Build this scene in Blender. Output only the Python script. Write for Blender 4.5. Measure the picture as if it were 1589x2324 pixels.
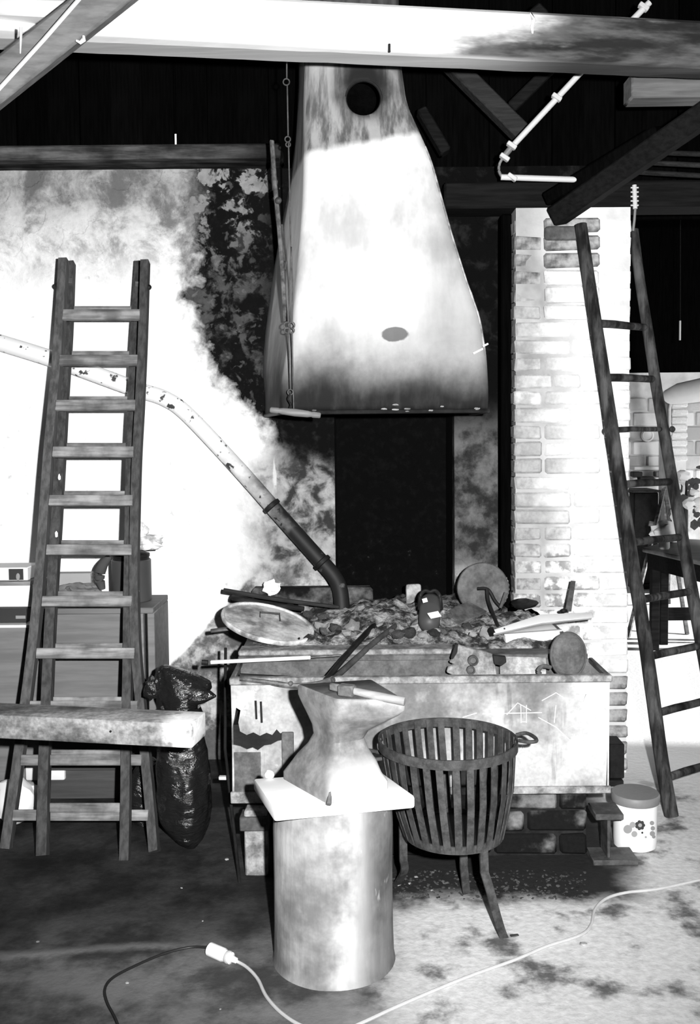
import bpy, bmesh, math, random
from mathutils import Vector, Matrix, noise as mnoise

random.seed(7)
scene = bpy.context.scene
COL = scene.collection
for o in list(bpy.data.objects):
    bpy.data.objects.remove(o)

# ------------------------------------------------------------------ camera, world, lights, exposure
F = 2236.0                      # focal length in pixels of the 1589 x 2324 frame
PITCH, ROLL, SHIFT = math.radians(3.4), math.radians(-0.5), -49.0
CAMZ = 1.55
cam_data = bpy.data.cameras.new('camera')
cam = bpy.data.objects.new('camera', cam_data)
COL.objects.link(cam)
cam_data.sensor_fit = 'VERTICAL'
cam_data.sensor_height = 36.0
cam_data.lens = F / 2324.0 * 36.0
cam_data.shift_y = SHIFT / 2324.0
cam_data.clip_start = 0.05
CROT = Matrix.Rotation(math.pi / 2 - PITCH, 3, 'X') @ Matrix.Rotation(ROLL, 3, 'Z')
CLOC = Vector((0, 0, CAMZ))
cam.matrix_world = Matrix.Translation(CLOC) @ CROT.to_4x4()
scene.camera = cam

world = bpy.data.worlds.new('world')
scene.world = world
world.use_nodes = True
bg = world.node_tree.nodes['Background']
bg.inputs['Color'].default_value = (0.86, 0.86, 0.86, 1)
bg.inputs['Strength'].default_value = 3.2

def add_light(name, kind, loc, energy, **kw):
    d = bpy.data.lights.new(name, kind)
    d.energy = energy
    for k, v in kw.items():
        setattr(d, k, v)
    o = bpy.data.objects.new(name, d)
    COL.objects.link(o)
    o.location = loc
    return o

# the camera's own flash, to the right of the lens
flash = add_light('camera_flash', 'SPOT', (0.17, 0.02, 1.63), 1250.0,
                  spot_size=math.radians(86), spot_blend=0.75, shadow_soft_size=0.022)
flash.rotation_euler = (math.radians(90 - 1.0), 0, 0)
# low daylight through the open side of the far room
sun = add_light('sun', 'SUN', (9, 4, 5), 9.0, angle=math.radians(2))
sd = Vector((-1.0, 0.12, -0.47)).normalized()
sun.rotation_euler = sd.to_track_quat('-Z', 'Y').to_euler()

vs = scene.view_settings
scene.display_settings.display_device = 'sRGB'
vs.view_transform = 'Standard'
vs.look = 'None'
vs.gamma = 1.0
vs.exposure = 0.0
vs.use_curve_mapping = False

# ------------------------------------------------------------------ pixel rays to points of the place
def ray(px, py):
    return CROT @ Vector(((px - 794.5) / F, -(py - (1162.0 + SHIFT)) / F, -1.0))
def P(px, py, Y):
    r = ray(px, py)
    return CLOC + r * (Y / r.y)
def G(px, py, z=0.0):
    r = ray(px, py)
    return CLOC + r * ((z - CAMZ) / r.z)
def PL(px, py, y0, k):          # on the leaning plane Y = y0 + k z
    r = ray(px, py)
    t = (y0 + k * CAMZ) / (r.y - k * r.z)
    return CLOC + r * t

# ------------------------------------------------------------------ procedural materials (all greys)
class V:
    def __init__(s, nt, sock): s.nt, s.s = nt, sock
    def _m(s, op, b=None, c=None, clamp=False):
        n = s.nt.nodes.new('ShaderNodeMath'); n.operation = op; n.use_clamp = clamp
        for i, x in enumerate((s, b, c)):
            if x is None: continue
            if isinstance(x, V): s.nt.links.new(x.s, n.inputs[i])
            else: n.inputs[i].default_value = x
        return V(s.nt, n.outputs[0])
    def __add__(s, o): return s._m('ADD', o)
    __radd__ = __add__
    def __sub__(s, o): return s._m('SUBTRACT', o)
    def __rsub__(s, o): return (s * -1.0) + o
    def __mul__(s, o): return s._m('MULTIPLY', o)
    __rmul__ = __mul__
    def __truediv__(s, o): return s._m('DIVIDE', o)
    def sq(s): return s._m('MULTIPLY', s)
    def sqrt(s): return s._m('SQRT')
    def abs(s): return s._m('ABSOLUTE')
    def max(s, o): return s._m('MAXIMUM', o)
    def min(s, o): return s._m('MINIMUM', o)
    def clamp(s): return s._m('ADD', 0.0, clamp=True)
    def pow(s, o): return s._m('POWER', o)
    def step(s, a, b):           # smooth step from a to b (a may exceed b)
        n = s.nt.nodes.new('ShaderNodeMapRange'); n.interpolation_type = 'SMOOTHSTEP'
        s.nt.links.new(s.s, n.inputs[0])
        if a < b: n.inputs[1].default_value, n.inputs[2].default_value, n.inputs[3].default_value, n.inputs[4].default_value = a, b, 0, 1
        else: n.inputs[1].default_value, n.inputs[2].default_value, n.inputs[3].default_value, n.inputs[4].default_value = b, a, 1, 0
        return V(s.nt, n.outputs[0])

def mix(a, b, f):
    if isinstance(a, V): return a + (b - a) * f
    if isinstance(b, V): return (b - a) * f + a
    return f * (b - a) + a

class NB:
    """node builder handed to the material functions"""
    def __init__(s, nt):
        s.nt = nt
        tc = nt.nodes.new('ShaderNodeTexCoord'); s.co = tc.outputs['Object']
        sx = nt.nodes.new('ShaderNodeSeparateXYZ'); nt.links.new(s.co, sx.inputs[0])
        s.x, s.y, s.z = (V(nt, sx.outputs[i]) for i in range(3))
        ge = nt.nodes.new('ShaderNodeNewGeometry'); sg_ = nt.nodes.new('ShaderNodeSeparateXYZ'); nt.links.new(ge.outputs['Position'], sg_.inputs[0])
        s.wx, s.wy, s.wz = (V(nt, sg_.outputs[i]) for i in range(3)); s.wpos = ge.outputs['Position']
        oi = nt.nodes.new('ShaderNodeObjectInfo'); s.rnd = V(nt, oi.outputs['Random'])
    def vec(s, sx=1, sy=1, sz=1, off=0.0):
        m = s.nt.nodes.new('ShaderNodeMapping'); s.nt.links.new(s.co, m.inputs['Vector'])
        m.inputs['Scale'].default_value = (sx, sy, sz); m.inputs['Location'].default_value = (off, off * .7, off * 1.3)
        return m.outputs[0]
    def noise(s, scale, detail=4, rough=.55, st=(1, 1, 1), off=0.0, dist=0.0):
        n = s.nt.nodes.new('ShaderNodeTexNoise')
        s.nt.links.new(s.vec(*st, off), n.inputs['Vector'])
        n.inputs['Scale'].default_value = scale; n.inputs['Detail'].default_value = detail
        n.inputs['Roughness'].default_value = rough; n.inputs['Distortion'].default_value = dist
        return V(s.nt, n.outputs[0])
    def wnoise(s, scale, detail=4, rough=.55, off=0.0):
        n = s.nt.nodes.new('ShaderNodeTexNoise'); m = s.nt.nodes.new('ShaderNodeMapping'); s.nt.links.new(s.wpos, m.inputs['Vector'])
        m.inputs['Location'].default_value = (off, off * .7, off * 1.3); s.nt.links.new(m.outputs[0], n.inputs['Vector'])
        n.inputs['Scale'].default_value = scale; n.inputs['Detail'].default_value = detail; n.inputs['Roughness'].default_value = rough
        return V(s.nt, n.outputs[0])
    def vor(s, scale, st=(1, 1, 1), off=0.0, feature='F1'):
        n = s.nt.nodes.new('ShaderNodeTexVoronoi'); n.feature = feature
        s.nt.links.new(s.vec(*st, off), n.inputs['Vector']); n.inputs['Scale'].default_value = scale
        return V(s.nt, n.outputs['Distance'])

MATS = {}
def mat(name, fn, rough=0.8, metal=0.0, bump=None, spec=0.3, bdist=0.01):
    m = bpy.data.materials.new(name); m.use_nodes = True
    nt = m.node_tree; bs = nt.nodes['Principled BSDF']
    nb = NB(nt)
    r = fn(nb)
    h = None
    if isinstance(r, tuple): r, h = r
    if isinstance(r, V):
        r = r.max(0.0012).min(0.92)
        nt.links.new(r.s, bs.inputs['Base Color'])
    else: bs.inputs['Base Color'].default_value = (r, r, r, 1)
    bs.inputs['Roughness'].default_value = rough
    bs.inputs['Metallic'].default_value = metal
    bs.inputs['Specular IOR Level'].default_value = spec
    if h is not None and bump:
        b = nt.nodes.new('ShaderNodeBump'); b.inputs['Strength'].default_value = bump; b.inputs['Distance'].default_value = bdist
        nt.links.new(h.s, b.inputs['Height']); nt.links.new(b.outputs[0], bs.inputs['Normal'])
    MATS[name] = m
    return m

def WX(px, Y=4.6): return (px - 794.5) / F * Y
def WZ(py, Y=4.6): return P(794, py, Y).z

def f_wall(n):
    # whitewashed plaster, soot blackened around the hood and the hearth
    big = n.noise(2.2, 5, .6); mid = n.noise(7, 6, .65, off=3); fine = n.noise(28, 5, .6, off=7)
    flake = n.vor(9, off=2) + (mid - .5) * .9
    x = n.x + (big - .5) * .30 + (mid - .5) * .16
    z = n.z + (mid - .5) * .22 + (fine - .5) * .05
    white = 0.9
    # weathered band under the wall plate
    band = z.step(WZ(700), WZ(470)) * (1.0 - x.step(WX(330), WX(420)) * .0)
    bl = mid.step(.40, .58)
    bandv = mix(.07, .46, n.noise(5, 6, .7, off=9, dist=.3).step(.38, .62)) * (.45 + fine * 1.0) * mix(1.7, .75, z.step(WZ(600), WZ(400)))
    v = mix(white, bandv, (band * 1.25).min(1.0) * .9)
    # bare patches, scratches on the white part
    v = v * (1.0 - fine.step(.62, .75) * .35)
    # soot beside the hood
    drop = (WZ(790) - n.z).max(0.0) * .72
    chip = n.noise(11, 5, .6, off=11, dist=.35)
    s1 = (x - drop + (chip - .5) * .30).step(WX(410), WX(500))
    chip2 = n.noise(19, 4, .55, off=15, dist=.4)
    sootv = mix(.004, .075, chip.step(.48, .60) * (.3 + fine)) + chip2.step(.58, .66) * .05
    sootv = mix(sootv, .25 * (.5 + fine), chip.step(.52, .55) * z.step(WZ(640), WZ(400)))
    sootv = mix(sootv, .006, chip2.step(.46, .38) * .8)
    v = mix(v, sootv, (s1 * 1.15).min(1.0))
    # plaster left of the fire mouth, grey with white runs
    s2 = x.step(WX(480), WX(640)) * z.step(WZ(985), WZ(1070))
    runs = n.noise(14, 4, .6, st=(1, 1, .12), off=5)
    grey = mix(.04, .40, chip.step(.36, .60)) * (.45 + mid * .9) * (.6 + fine * .7)
    grey = mix(grey, .6, runs.step(.62, .70) * fine.step(.3, .5) * z.step(WZ(1330), WZ(1180)) * x.step(WX(680), WX(620)))
    v = mix(v, grey, s2)
    # sooted mouth edge and everything right of it
    top = x.step(WX(560), WX(650)) * (z + (n.x - WX(600)) * .25).step(WZ(1060), WZ(985))
    v = mix(v, .003 + fine.step(.5, .8) * .012, top)
    rj = n.x.step(WX(985), WX(1010))
    jamb = mix(.022, .13, mid.step(.38, .62)) * (.5 + fine)
    jamb = mix(jamb, .0025 + chip.step(.5, .7) * .012, z.step(WZ(1010), WZ(900)))
    v = mix(v, jamb, rj)
    # mottled grey foot of the wall below a slanting edge
    foot = (n.z + (n.x - WX(380)) * -1.07 + (mid - .5) * .06)
    low = foot.step(WZ(1500), WZ(1512)) * n.x.step(WX(375), WX(380)) * n.z.step(WZ(1270), WZ(1330))
    lowv = mix(.10, .5, mid.step(.42, .6)) * (.5 + fine)
    v = mix(v, lowv, low)
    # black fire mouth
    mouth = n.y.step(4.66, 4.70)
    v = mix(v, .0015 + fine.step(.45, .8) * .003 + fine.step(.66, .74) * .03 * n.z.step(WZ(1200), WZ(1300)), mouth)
    h = mid * .6 + fine * .5 + flake.step(.5, .56) * .25 * s1.max(band)
    return v, h
mat('plaster', f_wall, .95, bump=.6, bdist=.015, spec=.1)

def f_floor(n):
    big = n.noise(1.3, 5, .6); mid = n.noise(5, 6, .6, off=4); fine = n.noise(40, 4, .6, off=1)
    x = n.x + (big - .5) * .8 + (n.y - 3.0) * -.05
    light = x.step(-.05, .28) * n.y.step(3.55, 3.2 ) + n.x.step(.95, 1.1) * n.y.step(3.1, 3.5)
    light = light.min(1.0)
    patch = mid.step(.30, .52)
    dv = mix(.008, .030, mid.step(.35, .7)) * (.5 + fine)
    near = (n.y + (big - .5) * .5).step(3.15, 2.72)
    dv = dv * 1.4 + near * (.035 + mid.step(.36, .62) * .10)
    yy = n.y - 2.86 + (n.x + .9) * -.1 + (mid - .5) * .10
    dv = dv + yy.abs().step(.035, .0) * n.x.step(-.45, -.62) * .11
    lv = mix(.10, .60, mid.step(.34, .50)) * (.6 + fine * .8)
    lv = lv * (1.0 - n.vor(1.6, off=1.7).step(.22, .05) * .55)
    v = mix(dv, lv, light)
    soot_shade = (n.x - .45 + (mid - .5) * .3).abs().step(.62, .42) * (n.y + (mid - .5) * .45 + (big - .5) * .2).step(3.10, 3.24) * n.y.step(4.0, 3.9)  # soot together with the hearth's shadow, painted into the floor colour
    v = mix(v, .012 + fine * .012, soot_shade)
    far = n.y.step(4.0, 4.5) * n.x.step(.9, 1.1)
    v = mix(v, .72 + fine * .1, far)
    return v, mid * .5 + fine
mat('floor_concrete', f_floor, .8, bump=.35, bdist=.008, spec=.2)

def f_wood(lo, hi, sc=1.0, ax=2):
    def fn(n):
        st = [1, 1, 1]; st[ax] = .08
        g = n.noise(60 * sc, 5, .6, st=tuple(st)); m = n.noise(6 * sc, 4, .6, off=3)
        v = mix(lo, hi, g.step(.3, .7) * .6 + m * .4)
        return v * (.7 + n.rnd * .5), g
    return fn
mat('ladder_wood', f_wood(.022, .11), .75, bump=.3, bdist=.003, spec=.15)
mat('rung_wood', lambda n: ((mix(.10, .27, n.noise(50, 5, st=(.1, 1, 1)).step(.3, .7)) * (.55 + n.noise(12, 4, off=4).step(.3, .65) * .6)) * (.8 + n.rnd * .35), n.noise(50, 4)), .75, bump=.2, bdist=.003)
mat('pole_wood', lambda n: (mix(.012, .075, n.noise(30, 5, .65, st=(1, 1, .12)).step(.35, .68)) * (.35 + n.noise(7, 5, off=3).step(.3, .65) * .9), n.noise(40, 4, st=(1, 1, .2))), .8, bump=.4, bdist=.004, spec=.12)
mat('dark_timber', f_wood(.003, .014, ax=0), .85, bump=.4, bdist=.006, spec=.08)
mat('plate_timber', lambda n: (mix(.03, .13, n.noise(24, 6, .65, st=(.12, 1, 1)).step(.35, .68)) * (.45 + n.noise(6, 5, off=3).step(.3, .65) * .8) * (1.0 - n.x.step(-.75, -.35) * .7), n.noise(30, 5, st=(.15, 1, 1))), .85, bump=.5, bdist=.006, spec=.1)
mat('brace_timber', f_wood(.05, .16, .6, ax=0), .8, bump=.3, bdist=.004)
mat('black_boards', f_wood(.0012, .0035), .95, bump=.4, bdist=.005, spec=.0)
mat('dim_brace', f_wood(.012, .04, ax=0), .85, bump=.3, spec=.1)
mat('plywood', f_wood(.13, .24, .5, ax=0), .7, bump=.1, bdist=.002)
mat('dark_ply', f_wood(.03, .07, .5, ax=0), .7)
mat('bench_wood', lambda n: (mix(.05, .26, n.noise(11, 6, .65, st=(.5, 1, 1)).step(.34, .66)) * (.6 + n.noise(70, 3).step(.2, .8) * .7)
    + n.x.step(.39, .46) * n.noise(14, 4, off=5).step(.35, .5) * .45, n.noise(40, 4)), .8, bump=.3, bdist=.004)  # right end brightened: its lit end face is painted into the wood

def f_beam(n):
    g = n.noise(16, 6, .6, st=(.08, 1, 1)); m = n.noise(4, 5, .6, st=(.5, 1, 1), off=3); fine = n.noise(60, 4, st=(.15, 1, 1), off=2)
    x = n.x + (m - .5) * 1.5 + (n.z * 2.5)
    worn = x.step(.0, 1.15)
    v = mix(.85, .5, worn)
    dark = mix(.012, .11, g.step(.38, .68))
    d = (n.x + (g - .5) * .9 + (m - .5) * .9 - n.z * 2.5).step(.25, .75)
    v = mix(v, dark, d)
    v = v * (1.0 - fine.step(.6, .75) * .3)
    v = mix(v, (.2 + g * .3) * (1.0 - n.x.step(.3, .8) * .9), n.z.step(-.066, -.078))
    return v, g
mat('beam_whitewash', f_beam, .85, bump=.5, bdist=.006)

def f_hood(n):
    big = n.noise(3, 5, .6, st=(1, 1, .6)); mid = n.noise(9, 6, .65, off=2); vert = n.noise(22, 5, .6, st=(1, 1, .12), off=4); fine = n.noise(60, 4, off=6)
    z = n.z + (big - .5) * .22 + (mid - .5) * .06
    v = mix(.5, .82, big.step(.32, .55)) * (.75 + vert * .45)
    rdark = (n.x + (big - .5) * .25).step(.18, .42) * n.z.step(.95, .6)
    v = v * (1.0 - rdark * .45)
    v = mix(v, .12 + mid * .25, z.step(.52, .16) * .85)
    v = mix(v, .008 + vert.step(.4, .8) * .02, z.step(.26, .05))
    upper = (n.z + (n.x * -.18)+ (mid - .5) * .05).step(1.07, 1.11)
    uv = mix(.10, .36, vert.step(.35, .6)) * (.7 + mid * .6)
    uv = mix(uv, .012, ((n.x - .075 + (mid - .5) * .08).sq() * 1.0 + (n.z - 1.34).sq() * .8).sqrt().step(.17, .06).max((n.z + n.x * .6).step(1.46, 1.58) * .8))
    v = mix(v, uv, upper)
    sx, sz = n.x - .18, n.z - .30
    spot = (sx.sq() * 250.0 + sz.sq() * 900.0 + (mid - .5) * 1.2).step(.9, .6)
    v = mix(v, .05, spot * .8)
    return v, mid * .6 + fine * .4
mat('hood_sheet', f_hood, .8, bump=.3, bdist=.006, spec=.25)

def f_tank(n):
    big = n.noise(3.2, 5, .65); mid = n.noise(12, 6, .65, off=2); fine = n.noise(70, 4, off=5); vert = n.noise(20, 4, st=(1, 1, .15), off=8)
    v = mix(.13, .42, big.step(.36, .64)) * (.55 + mid * .9)
    v = mix(v, .62, mid.step(.58, .68) * .7 * n.x.step(.2, .75).max(n.x.step(-.35, -.5)).max(.18))
    v = mix(v, .56, n.x.step(.42, .62) * (n.z + (big - .5) * .3).step(-.05, .12) * .7)
    v = v * (1.0 - vert.step(.62, .72) * .35)
    v = mix(v, .05, n.vor(6, off=3).step(.14, .05) * .6)
    return v * (.7 + fine * .6), mid + fine * .5
mat('tank_steel', f_tank, .75, bump=.35, bdist=.004)

def f_rust(lo, hi, sc=14):
    def fn(n):
        a = n.noise(sc, 6, .65); b = n.noise(sc * 6, 4, off=3)
        return mix(lo, hi, a.step(.32, .68)) * (.6 + b * .8), a + b * .5
    return fn
mat('iron_dark', f_rust(.005, .014), .6, bump=.2, bdist=.003, spec=.2)
mat('iron_grey', f_rust(.03, .085), .6, bump=.25, bdist=.003)
mat('anvil_iron', lambda n: (lambda a, c: (mix(mix(.085, .24, a.step(.32, .68)) * (.6 + c * .8), .40, (n.z + (a - .5) * .06).step(.11, .05) * n.x.step(-.09, .02) * .85), a + c * .5))(n.noise(9, 6, .65), n.noise(54, 4, off=3)), .55, bump=.3, bdist=.003, spec=.5)  # foot paler on the right: flash light painted into the iron colour
mat('basket_iron', f_rust(.022, .06, 30), .7, bump=.2, bdist=.002, spec=.2)
mat('rust_light', f_rust(.10, .34, 20), .8, bump=.3, bdist=.004)
mat('steel_plate', f_rust(.05, .13, 16), .7, bump=.3, bdist=.003)
mat('tong_steel', f_rust(.04, .16, 25), .5, bump=.1)
mat('dish_enamel', f_rust(.14, .72, 9), .6, bump=.15, bdist=.002)
mat('soot_black', f_rust(.0012, .003, 9), .95, spec=0.0, bump=.4, bdist=.01)
mat('ash', lambda n: (mix(.02, .42, n.noise(13, 7, .7).step(.40, .62)) * (.4 + n.noise(80, 4, off=2)) * (1.0 - n.y.step(.05, .38) * .75), n.noise(60, 5)), .95, bump=.8, bdist=.012)
mat('cinder', lambda n: (mix(.012, .10, n.noise(16, 5).step(.35, .65)) * (.4 + n.rnd * 1.6), n.noise(50, 4)), .9, bump=.6, bdist=.006)
mat('pale_cinder', lambda n: (mix(.18, .5, n.noise(22, 5).step(.35, .65)), n.noise(50, 4)), .9, bump=.6, bdist=.006)
def f_brick(n):
    a = n.noise(9, 5, .6); b = n.noise(60, 4, off=2)
    w = n.wnoise(5, 6, .65, 2); w2 = n.wnoise(16, 5, .6, 5)
    base = mix(.42, .9, (n.rnd * .35 + a * .4 + n.wx.step(.70, 1.1) * .45).step(.32, .8))
    low = (n.wz + (w - .5) * .5).step(1.15, .85) * w2.step(.44, .58) * n.wx.step(1.3, .95)
    base = mix(base, .16, low * .8)
    base = mix(base, .2, (n.wx + (w - .5) * .4).step(.98, .74) * w2.step(.4, .62) * .55)
    return base * (.72 + b * .45), a + b
mat('brick_white', f_brick, .95, bump=.5, bdist=.006, spec=.1)
mat('brick_grey', lambda n: (mix(.10, .40, n.noise(14, 5).step(.35, .65)) * (.5 + n.noise(60, 4, off=2) * .9), n.noise(40, 4)), .95, bump=.6, bdist=.006, spec=.1)
mat('brick_soot', lambda n: (mix(.008, .19, ((n.noise(8, 5) - .5) * 1.6 + n.rnd * .25 + n.wz.step(.08, .2) * .38).step(.30, .75)) * (.5 + n.noise(60, 4, off=2) * .9), n.noise(40, 4)), .95, bump=.6, bdist=.006, spec=.1)
mat('mortar_white', lambda n: (.70 + n.noise(12, 5) * .2 - n.noise(3, 4, off=4).step(.45, .65) * .2 - n.wx.step(1.05, .74) * .40, n.noise(40, 5)), .95, bump=.6, bdist=.006, spec=.1)
mat('mortar_soot', f_rust(.003, .016, 12), .95, bump=.6, bdist=.008)
mat('block_white', lambda n: (mix(.45, .85, (n.rnd * .8 + n.noise(7, 4) * .4).step(.3, .8)), n.noise(40, 4)), .9, bump=.3)
mat('anvil_foot', f_rust(.2, .5, 9), .6, bump=.3, bdist=.003)
mat('stump_wood', lambda n: (lambda a, b, c: ((mix(.13, .36, a.step(.34, .66)) * (.7 + b * .6)) * (1.0 - n.x.step(.06, .13) * .55) + c.step(.64, .72) * n.x.step(.04, .12) * .25 + (n.x - .05 + (a - .5) * .25).abs().step(.07, .0) * .12, b))(n.noise(5, 5, .6), n.noise(40, 5, st=(1, 1, .15), off=2), n.noise(30, 4, st=(1, 1, .3), off=5)), .8, bump=.35, bdist=.006)  # darker towards the right, with pale flecks there and a paler band
mat('board_pale', lambda n: (.58 + n.noise(20, 4, st=(.2, 1, 1)) * .2, n.noise(40, 4)), .8, bump=.2, bdist=.003)
mat('white_paint', lambda n: .78 + n.noise(20, 3) * .1, .5)
mat('white_plastic', lambda n: .8, .4)
mat('grey_plastic', lambda n: .15 + n.noise(60, 3) * .04, .5)
mat('print_dark', lambda n: .03, .6)
mat('print_mid', lambda n: .26, .6)
mat('black_plastic', lambda n: (.008 + n.noise(20, 3) * .004, n.noise(13, 5, .6, st=(1, 1, 2.4), dist=1.0)), .22, bump=.7, bdist=.02, spec=.6)
mat('drum_black', lambda n: .045 + n.noise(10, 3) * .02, .5)
mat('clear_film', lambda n: (mix(.3, .75, n.noise(30, 5).step(.35, .6)), n.noise(40, 4)), .35, bump=.5, bdist=.006)
mat('cloth_grey', lambda n: (mix(.08, .22, n.noise(18, 5)), n.noise(120, 3)), .95, bump=.4, bdist=.004)
mat('cloth_dark', lambda n: mix(.03, .08, n.noise(18, 5)), .95)
mat('carton_white', lambda n: .72 + n.noise(8, 3) * .12, .8)
mat('carton_grey', lambda n: .28 + n.noise(8, 3) * .1, .8)
mat('cable_pale', lambda n: .42 + n.noise(30, 3) * .15, .5)
mat('cable_dark', lambda n: .015, .5)
mat('conduit_white', lambda n: .55, .5)
mat('conduit_grey', lambda n: .15, .5)
mat('chalk', lambda n: .82, .95)
mat('handle_wood', f_wood(.14, .30, ax=0), .6)
mat('leaf', lambda n: .06, .6)
mat('petal', lambda n: .85, .7)
mat('stone_grey', f_rust(.05, .15, 10), .9, bump=.4, bdist=.004)
mat('pipe_paint', lambda n: (lambda m, f: (mix(.85 - f.step(.60, .64) * .8, .012 + m.step(.62, .7) * .10, (n.x + (m - .5) * .3).step(-.62, -.28)), m))(n.noise(12, 5), n.noise(26, 4, off=3)), .6, bump=.3, bdist=.004)
mat('outdoor_white', lambda n: .8, .9)

# ------------------------------------------------------------------ mesh helpers
class MB:
    def __init__(s): s.v, s.f = [], []
    def add(s, vs_, fs):
        k = len(s.v); s.v += [Vector(v) for v in vs_]; s.f += [tuple(i + k for i in f) for f in fs]; return s
    def box(s, a, b):
        (x0, y0, z0), (x1, y1, z1) = a, b
        return s.add([(x0, y0, z0), (x1, y0, z0), (x1, y1, z0), (x0, y1, z0), (x0, y0, z1), (x1, y0, z1), (x1, y1, z1), (x0, y1, z1)],
                     [(0, 3, 2, 1), (4, 5, 6, 7), (0, 1, 5, 4), (1, 2, 6, 5), (2, 3, 7, 6), (3, 0, 4, 7)])
    def obox(s, c, ax, ay, az):  # centre, three half axes
        c, ax, ay, az = map(Vector, (c, ax, ay, az))
        q = [c + ax * i + ay * j + az * k for k in (-1, 1) for i, j in ((-1, -1), (1, -1), (1, 1), (-1, 1))]
        f = [(0, 3, 2, 1), (4, 5, 6, 7), (0, 1, 5, 4), (1, 2, 6, 5), (2, 3, 7, 6), (3, 0, 4, 7)]
        if ax.cross(ay).dot(az) < 0: f = [t[::-1] for t in f]
        return s.add(q, f)
    def bar(s, p0, p1, w, h, up=(0, 0, 1)):   # straight timber, w across, h along up
        p0, p1 = Vector(p0), Vector(p1); d = (p1 - p0); L = d.length; d.normalize()
        side = d.cross(Vector(up)).normalized(); u = side.cross(d).normalized()
        return s.obox((p0 + p1) / 2, d * L / 2, side * w / 2, u * h / 2)
    def sweep(s, pts, sect, ref=(0, 0, 1), closed=False, caps=True):
        """sect(i) -> list of (a,b) offsets along side and up"""
        pts = [Vector(p) for p in pts]; n = len(pts); rings = []
        for i, p in enumerate(pts):
            if closed: d = pts[(i + 1) % n] - pts[i - 1]
            else: d = pts[min(i + 1, n - 1)] - pts[max(i - 1, 0)]
            d.normalize(); r = Vector(ref)
            if abs(d.dot(r)) > .98: r = Vector((0, 1, 0)) if abs(d.y) < .9 else Vector((1, 0, 0))
            sd_ = d.cross(r).normalized(); u = sd_.cross(d).normalized()
            rings.append([p + sd_ * a + u * b for a, b in sect(i)])
        m = len(rings[0]); k = len(s.v)
        for rg in rings: s.v += rg
        for i in range(n if closed else n - 1):
            j = (i + 1) % n
            for q in range(m):
                r = (q + 1) % m
                s.f.append((k + i * m + q, k + i * m + r, k + j * m + r, k + j * m + q))
        if caps and not closed:
            s.f.append(tuple(k + q for q in reversed(range(m)))); s.f.append(tuple(k + (n - 1) * m + q for q in range(m)))
        return s
    def tube(s, pts, r, seg=10, ref=(0, 0, 1), closed=False):
        rr = (lambda i: r[i]) if isinstance(r, (list, tuple)) else (lambda i: r)
        return s.sweep(pts, lambda i: [(rr(i) * math.cos(2 * math.pi * q / seg), rr(i) * math.sin(2 * math.pi * q / seg)) for q in range(seg)], ref, closed)
    def rect(s, pts, w, h, ref=(0, 0, 1)):
        return s.sweep(pts, lambda i: [(-w / 2, -h / 2), (w / 2, -h / 2), (w / 2, h / 2), (-w / 2, h / 2)], ref)
    def lathe(s, prof, seg=32, c=(0, 0, 0), axis=None, cap=True):
        c = Vector(c); z = Vector(axis).normalized() if axis else Vector((0, 0, 1))
        x = z.orthogonal().normalized() if axis else Vector((1, 0, 0)); y = z.cross(x)
        k = len(s.v); m = len(prof)
        for r, h in prof:
            for q in range(seg):
                a = 2 * math.pi * q / seg
                s.v.append(c + z * h + x * r * math.cos(a) + y * r * math.sin(a))
        for i in range(m - 1):
            for q in range(seg):
                r = (q + 1) % seg
                s.f.append((k + i * seg + q, k + i * seg + r, k + (i + 1) * seg + r, k + (i + 1) * seg + q))
        if cap:
            s.f.append(tuple(k + q for q in reversed(range(seg)))); s.f.append(tuple(k + (m - 1) * seg + q for q in range(seg)))
        return s
    def prism(s, poly, d):       # polygon of 3D points extruded by d
        d = Vector(d); n = len(poly); poly = [Vector(p) for p in poly]
        k = len(s.v); s.v += poly + [p + d for p in poly]
        s.f.append(tuple(k + i for i in range(n))); s.f.append(tuple(k + n + i for i in reversed(range(n))))
        for i in range(n):
            j = (i + 1) % n
            s.f.append((k + j, k + i, k + n + i, k + n + j))
        return s
    def blob(s, c, r, sub=3, amp=.25, freq=2.0, seed=0.0, scale=(1, 1, 1), flat=None):
        bm = bmesh.new(); bmesh.ops.create_icosphere(bm, subdivisions=sub, radius=1.0)
        for v in bm.verts:
            d = v.co.copy(); k = 1 + amp * (mnoise.noise(d * freq + Vector((seed, seed * 2, -seed))) + .4 * mnoise.noise(d * freq * 2.7 + Vector((seed, 3, 1))))
            v.co = Vector((d.x * scale[0], d.y * scale[1], d.z * scale[2])) * r * k
            if flat is not None and v.co.z < flat: v.co.z = flat
        bm.verts.index_update()
        s.add([v.co + Vector(c) for v in bm.verts], [tuple(v.index for v in f.verts) for f in bm.faces]); bm.free()
        return s
    def mesh(s, name, origin=(0, 0, 0), bevel=0.0, seg=1, angle=38):
        o = Vector(origin)
        me = bpy.data.meshes.new(name)
        me.from_pydata([tuple(v - o) for v in s.v], [], s.f)
        bm = bmesh.new(); bm.from_mesh(me)
        bmesh.ops.recalc_face_normals(bm, faces=bm.faces)
        if bevel:
            es = [e for e in bm.edges if len(e.link_faces) == 2 and e.calc_face_angle(0) > math.radians(30)]
            bmesh.ops.bevel(bm, geom=es, offset=bevel, segments=seg, affect='EDGES', profile=.5, clamp_overlap=True)
        bm.to_mesh(me); bm.free()
        me.shade_smooth(); me.set_sharp_from_angle(angle=math.radians(angle))
        return me

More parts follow.
